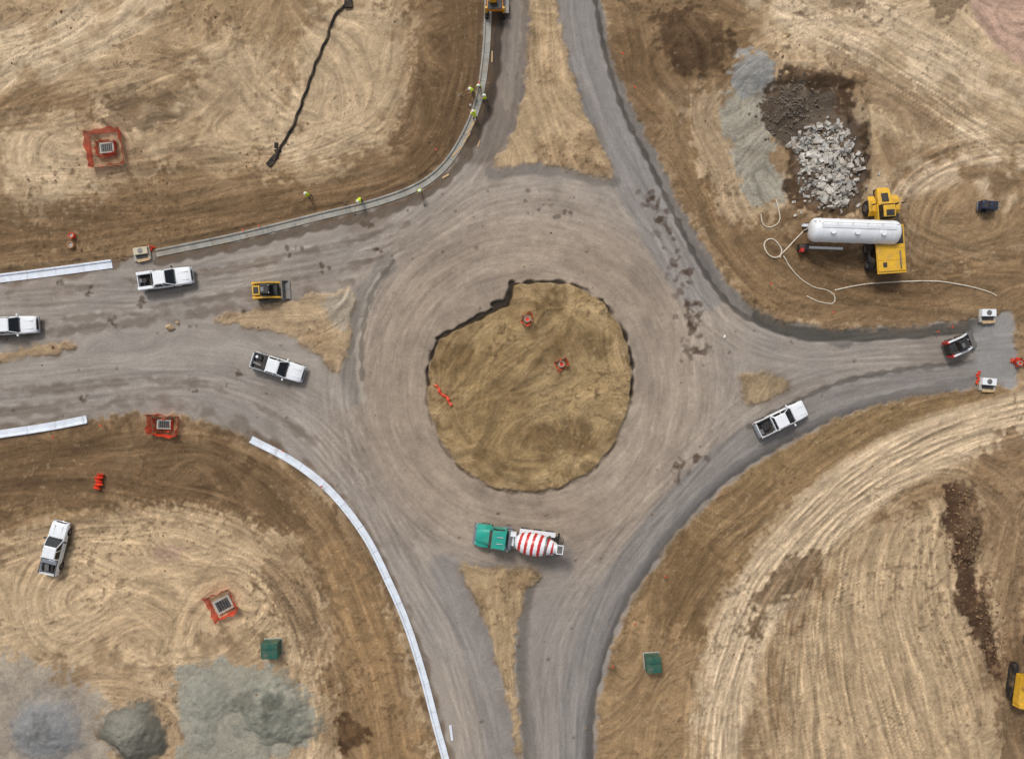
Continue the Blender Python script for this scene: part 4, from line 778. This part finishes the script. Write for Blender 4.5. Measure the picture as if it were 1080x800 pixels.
# ------------------------------------------------------------------ workers
def worker(px,py,rz,lean=20,arm=40,tool=True):
    L_=math.radians(lean); A_=math.radians(arm)
    hip=Vector((0,0,.92)); up=Vector((math.sin(L_),0,math.cos(L_))); fw=Vector((math.cos(L_),0,-math.sin(L_)))
    J={'hip':hip,'waist':hip+up*.18,'chest':hip+up*.42,'neck':hip+up*.58,'head':hip+up*.70+fw*.02,'crown':hip+up*.82+fw*.02}
    Ed=[('hip','waist','v'),('waist','chest','v'),('chest','neck','v'),('neck','head','s'),('head','crown','s')]
    Rr={'hip':.15,'waist':.14,'chest':.17,'neck':.062,'head':.10,'crown':.075}
    for s,n in ((1,'l'),(-1,'r')):
        J['sh'+n]=hip+up*.50+Vector((0,.19*s,0)); J['el'+n]=J['sh'+n]+Vector((math.sin(A_)*.2,.06*s,-math.cos(A_)*.26)); J['wr'+n]=J['el'+n]+Vector((.22,-.05*s,-.08)); J['ha'+n]=J['wr'+n]+Vector((.09,-.01*s,-.02))
        J['th'+n]=hip+Vector((0,.10*s,-.06)); J['kn'+n]=Vector((.06+.05*s,.13*s,.48)); J['an'+n]=Vector((-.02+.10*s,.14*s,.09)); J['to'+n]=J['an'+n]+Vector((.17,.02*s,-.04))
        Ed+=[('chest','sh'+n,'v'),('sh'+n,'el'+n,'v'),('el'+n,'wr'+n,'s'),('wr'+n,'ha'+n,'s'),('hip','th'+n,'j'),('th'+n,'kn'+n,'j'),('kn'+n,'an'+n,'j'),('an'+n,'to'+n,'b')]
        Rr.update({'sh'+n:.075,'el'+n:.05,'wr'+n:.035,'ha'+n:.04,'th'+n:.10,'kn'+n:.07,'an'+n:.05,'to'+n:.045})
    names=list(J); me=bpy.data.meshes.new('w'); me.from_pydata([J[n][:] for n in names],[(names.index(a),names.index(b)) for a,b,_ in Ed],[])
    o=bpy.data.objects.new('w',me); scene.collection.objects.link(o); o.modifiers.new('s','SKIN'); sv=me.skin_vertices[0].data
    for i,n in enumerate(names): sv[i].radius=(Rr[n],Rr[n]); sv[i].use_root=(n=='hip')
    o.modifiers.new('u','SUBSURF').levels=1
    dg=bpy.context.evaluated_depsgraph_get(); nm=bpy.data.meshes.new_from_object(o.evaluated_get(dg)); bpy.data.objects.remove(o)
    nm.materials.clear()
    for m in (HIVIS,SKIN,JEAN,BOOT): nm.materials.append(m)
    key={'v':0,'s':1,'j':2,'b':3}
    for p in nm.polygons:
        c=p.center; best=9;bi=0
        for a,b,kx in Ed:
            A=J[a];B=J[b];d=B-A; tt=max(0,min(1,(c-A).dot(d)/d.length_squared)); q=(c-A-d*tt).length-.5*(Rr[a]+Rr[b])
            if q<best: best=q;bi=key[kx]
        p.material_index=bi; p.use_smooth=True
    th=Thing('construction_worker'); hc=J['head']+up*.03
    th.rev('hard_hat',HAT,hc,hc+up*.16,[(0,.16),(.08,.16),(.1,.125),(.5,.12),(.85,.07),(1,.01)],16)
    f=J['head']
    for s in (-1,1):
        th.tube('eyes',DARK,f+fw*.085+Vector((0,.033*s,0)),f+fw*.10+Vector((0,.033*s,0)),.012,seg=8); th.tube('ears',SKIN,f+Vector((0,.09*s,0)),f+Vector((0,.11*s,0)),.025,seg=8)
    th.tube('nose',SKIN,f+fw*.09-up*.02,f+fw*.125-up*.03,.016,.01,seg=8); th.tube('mouth',REDP,f+fw*.085-up*.05,f+fw*.095-up*.05,.02,seg=8)
    for s,n in ((1,'l'),(-1,'r')):
        h=J['ha'+n]
        for k in range(4):
            b=h+Vector((.02,(k-1.5)*.02,0)); ln=(.04,.048,.045,.034)[k]; m=b+Vector((ln,0,-.008)); th.tube('fingers',SKIN,b,m,.009,seg=6); th.tube('fingers',SKIN,m,m+Vector((ln*.3,0,-ln*.8)),.008,.006,seg=6)
        b=h+Vector((-.03,-.035*s,0)); th.tube('fingers',SKIN,b,b+Vector((.045,-.02*s,-.015)),.010,.007,seg=6)
    if tool: 
        h=J['har']; th.tube('shovel_handle',WOOD,h+Vector((-.3,.1,.35)),h+Vector((.75,-.1,-.95)),.018,seg=6); th.box('shovel_blade',STEEL,h+Vector((.82,-.1,-.98)),(.28,.22,.02),ry=20)
    x,y=P(px,py,.9); e=th.finish(x,y,rz,bevel=0); bo=bpy.data.objects.new('body',nm); scene.collection.objects.link(bo); bo.parent=e
worker(499,95,200,30,50); worker(512,104,150,10,20,False); worker(501,123,120,35,60); worker(442,200,-60,25,40); worker(380,209,250,40,60); worker(326,206,180,15,30,False); worker(505,90,-90,20,30)
# ------------------------------------------------------------------ world, sun, camera
EL=math.radians(50); AZ=math.radians(-25)
w=bpy.data.worlds.new('World'); scene.world=w; w.use_nodes=True; nt=w.node_tree; bg=nt.nodes['Background']
sk=nt.nodes.new('ShaderNodeTexSky'); sk.sky_type='NISHITA'; sk.sun_disc=False; sk.sun_elevation=EL; sk.sun_rotation=AZ; sk.dust_density=4; sk.air_density=1.0
hs=nt.nodes.new('ShaderNodeHueSaturation'); hs.inputs['Saturation'].default_value=.35; nt.links.new(sk.outputs[0],hs.inputs['Color']); nt.links.new(hs.outputs[0],bg.inputs[0]); bg.inputs[1].default_value=.12
sl=bpy.data.lights.new('sun','SUN'); sl.energy=1.5; sl.angle=math.radians(12); sl.color=(1,.97,.93); so=bpy.data.objects.new('sun',sl); scene.collection.objects.link(so)
dirv=Vector((math.sin(AZ)*math.cos(EL),math.cos(AZ)*math.cos(EL),math.sin(EL))); so.rotation_euler=(-dirv).to_track_quat('-Z','Y').to_euler(); so.location=(0,0,50)
cam=bpy.data.cameras.new('camera'); co=bpy.data.objects.new('camera',cam); scene.collection.objects.link(co); co.location=(0,0,CAMH); co.rotation_euler=(0,0,0)
cam.sensor_width=36; cam.sensor_fit='HORIZONTAL'; cam.lens=36*CAMH/108.0; cam.clip_end=5000; scene.camera=co
scene.view_settings.view_transform='Standard'; scene.view_settings.look='None'; scene.view_settings.exposure=0
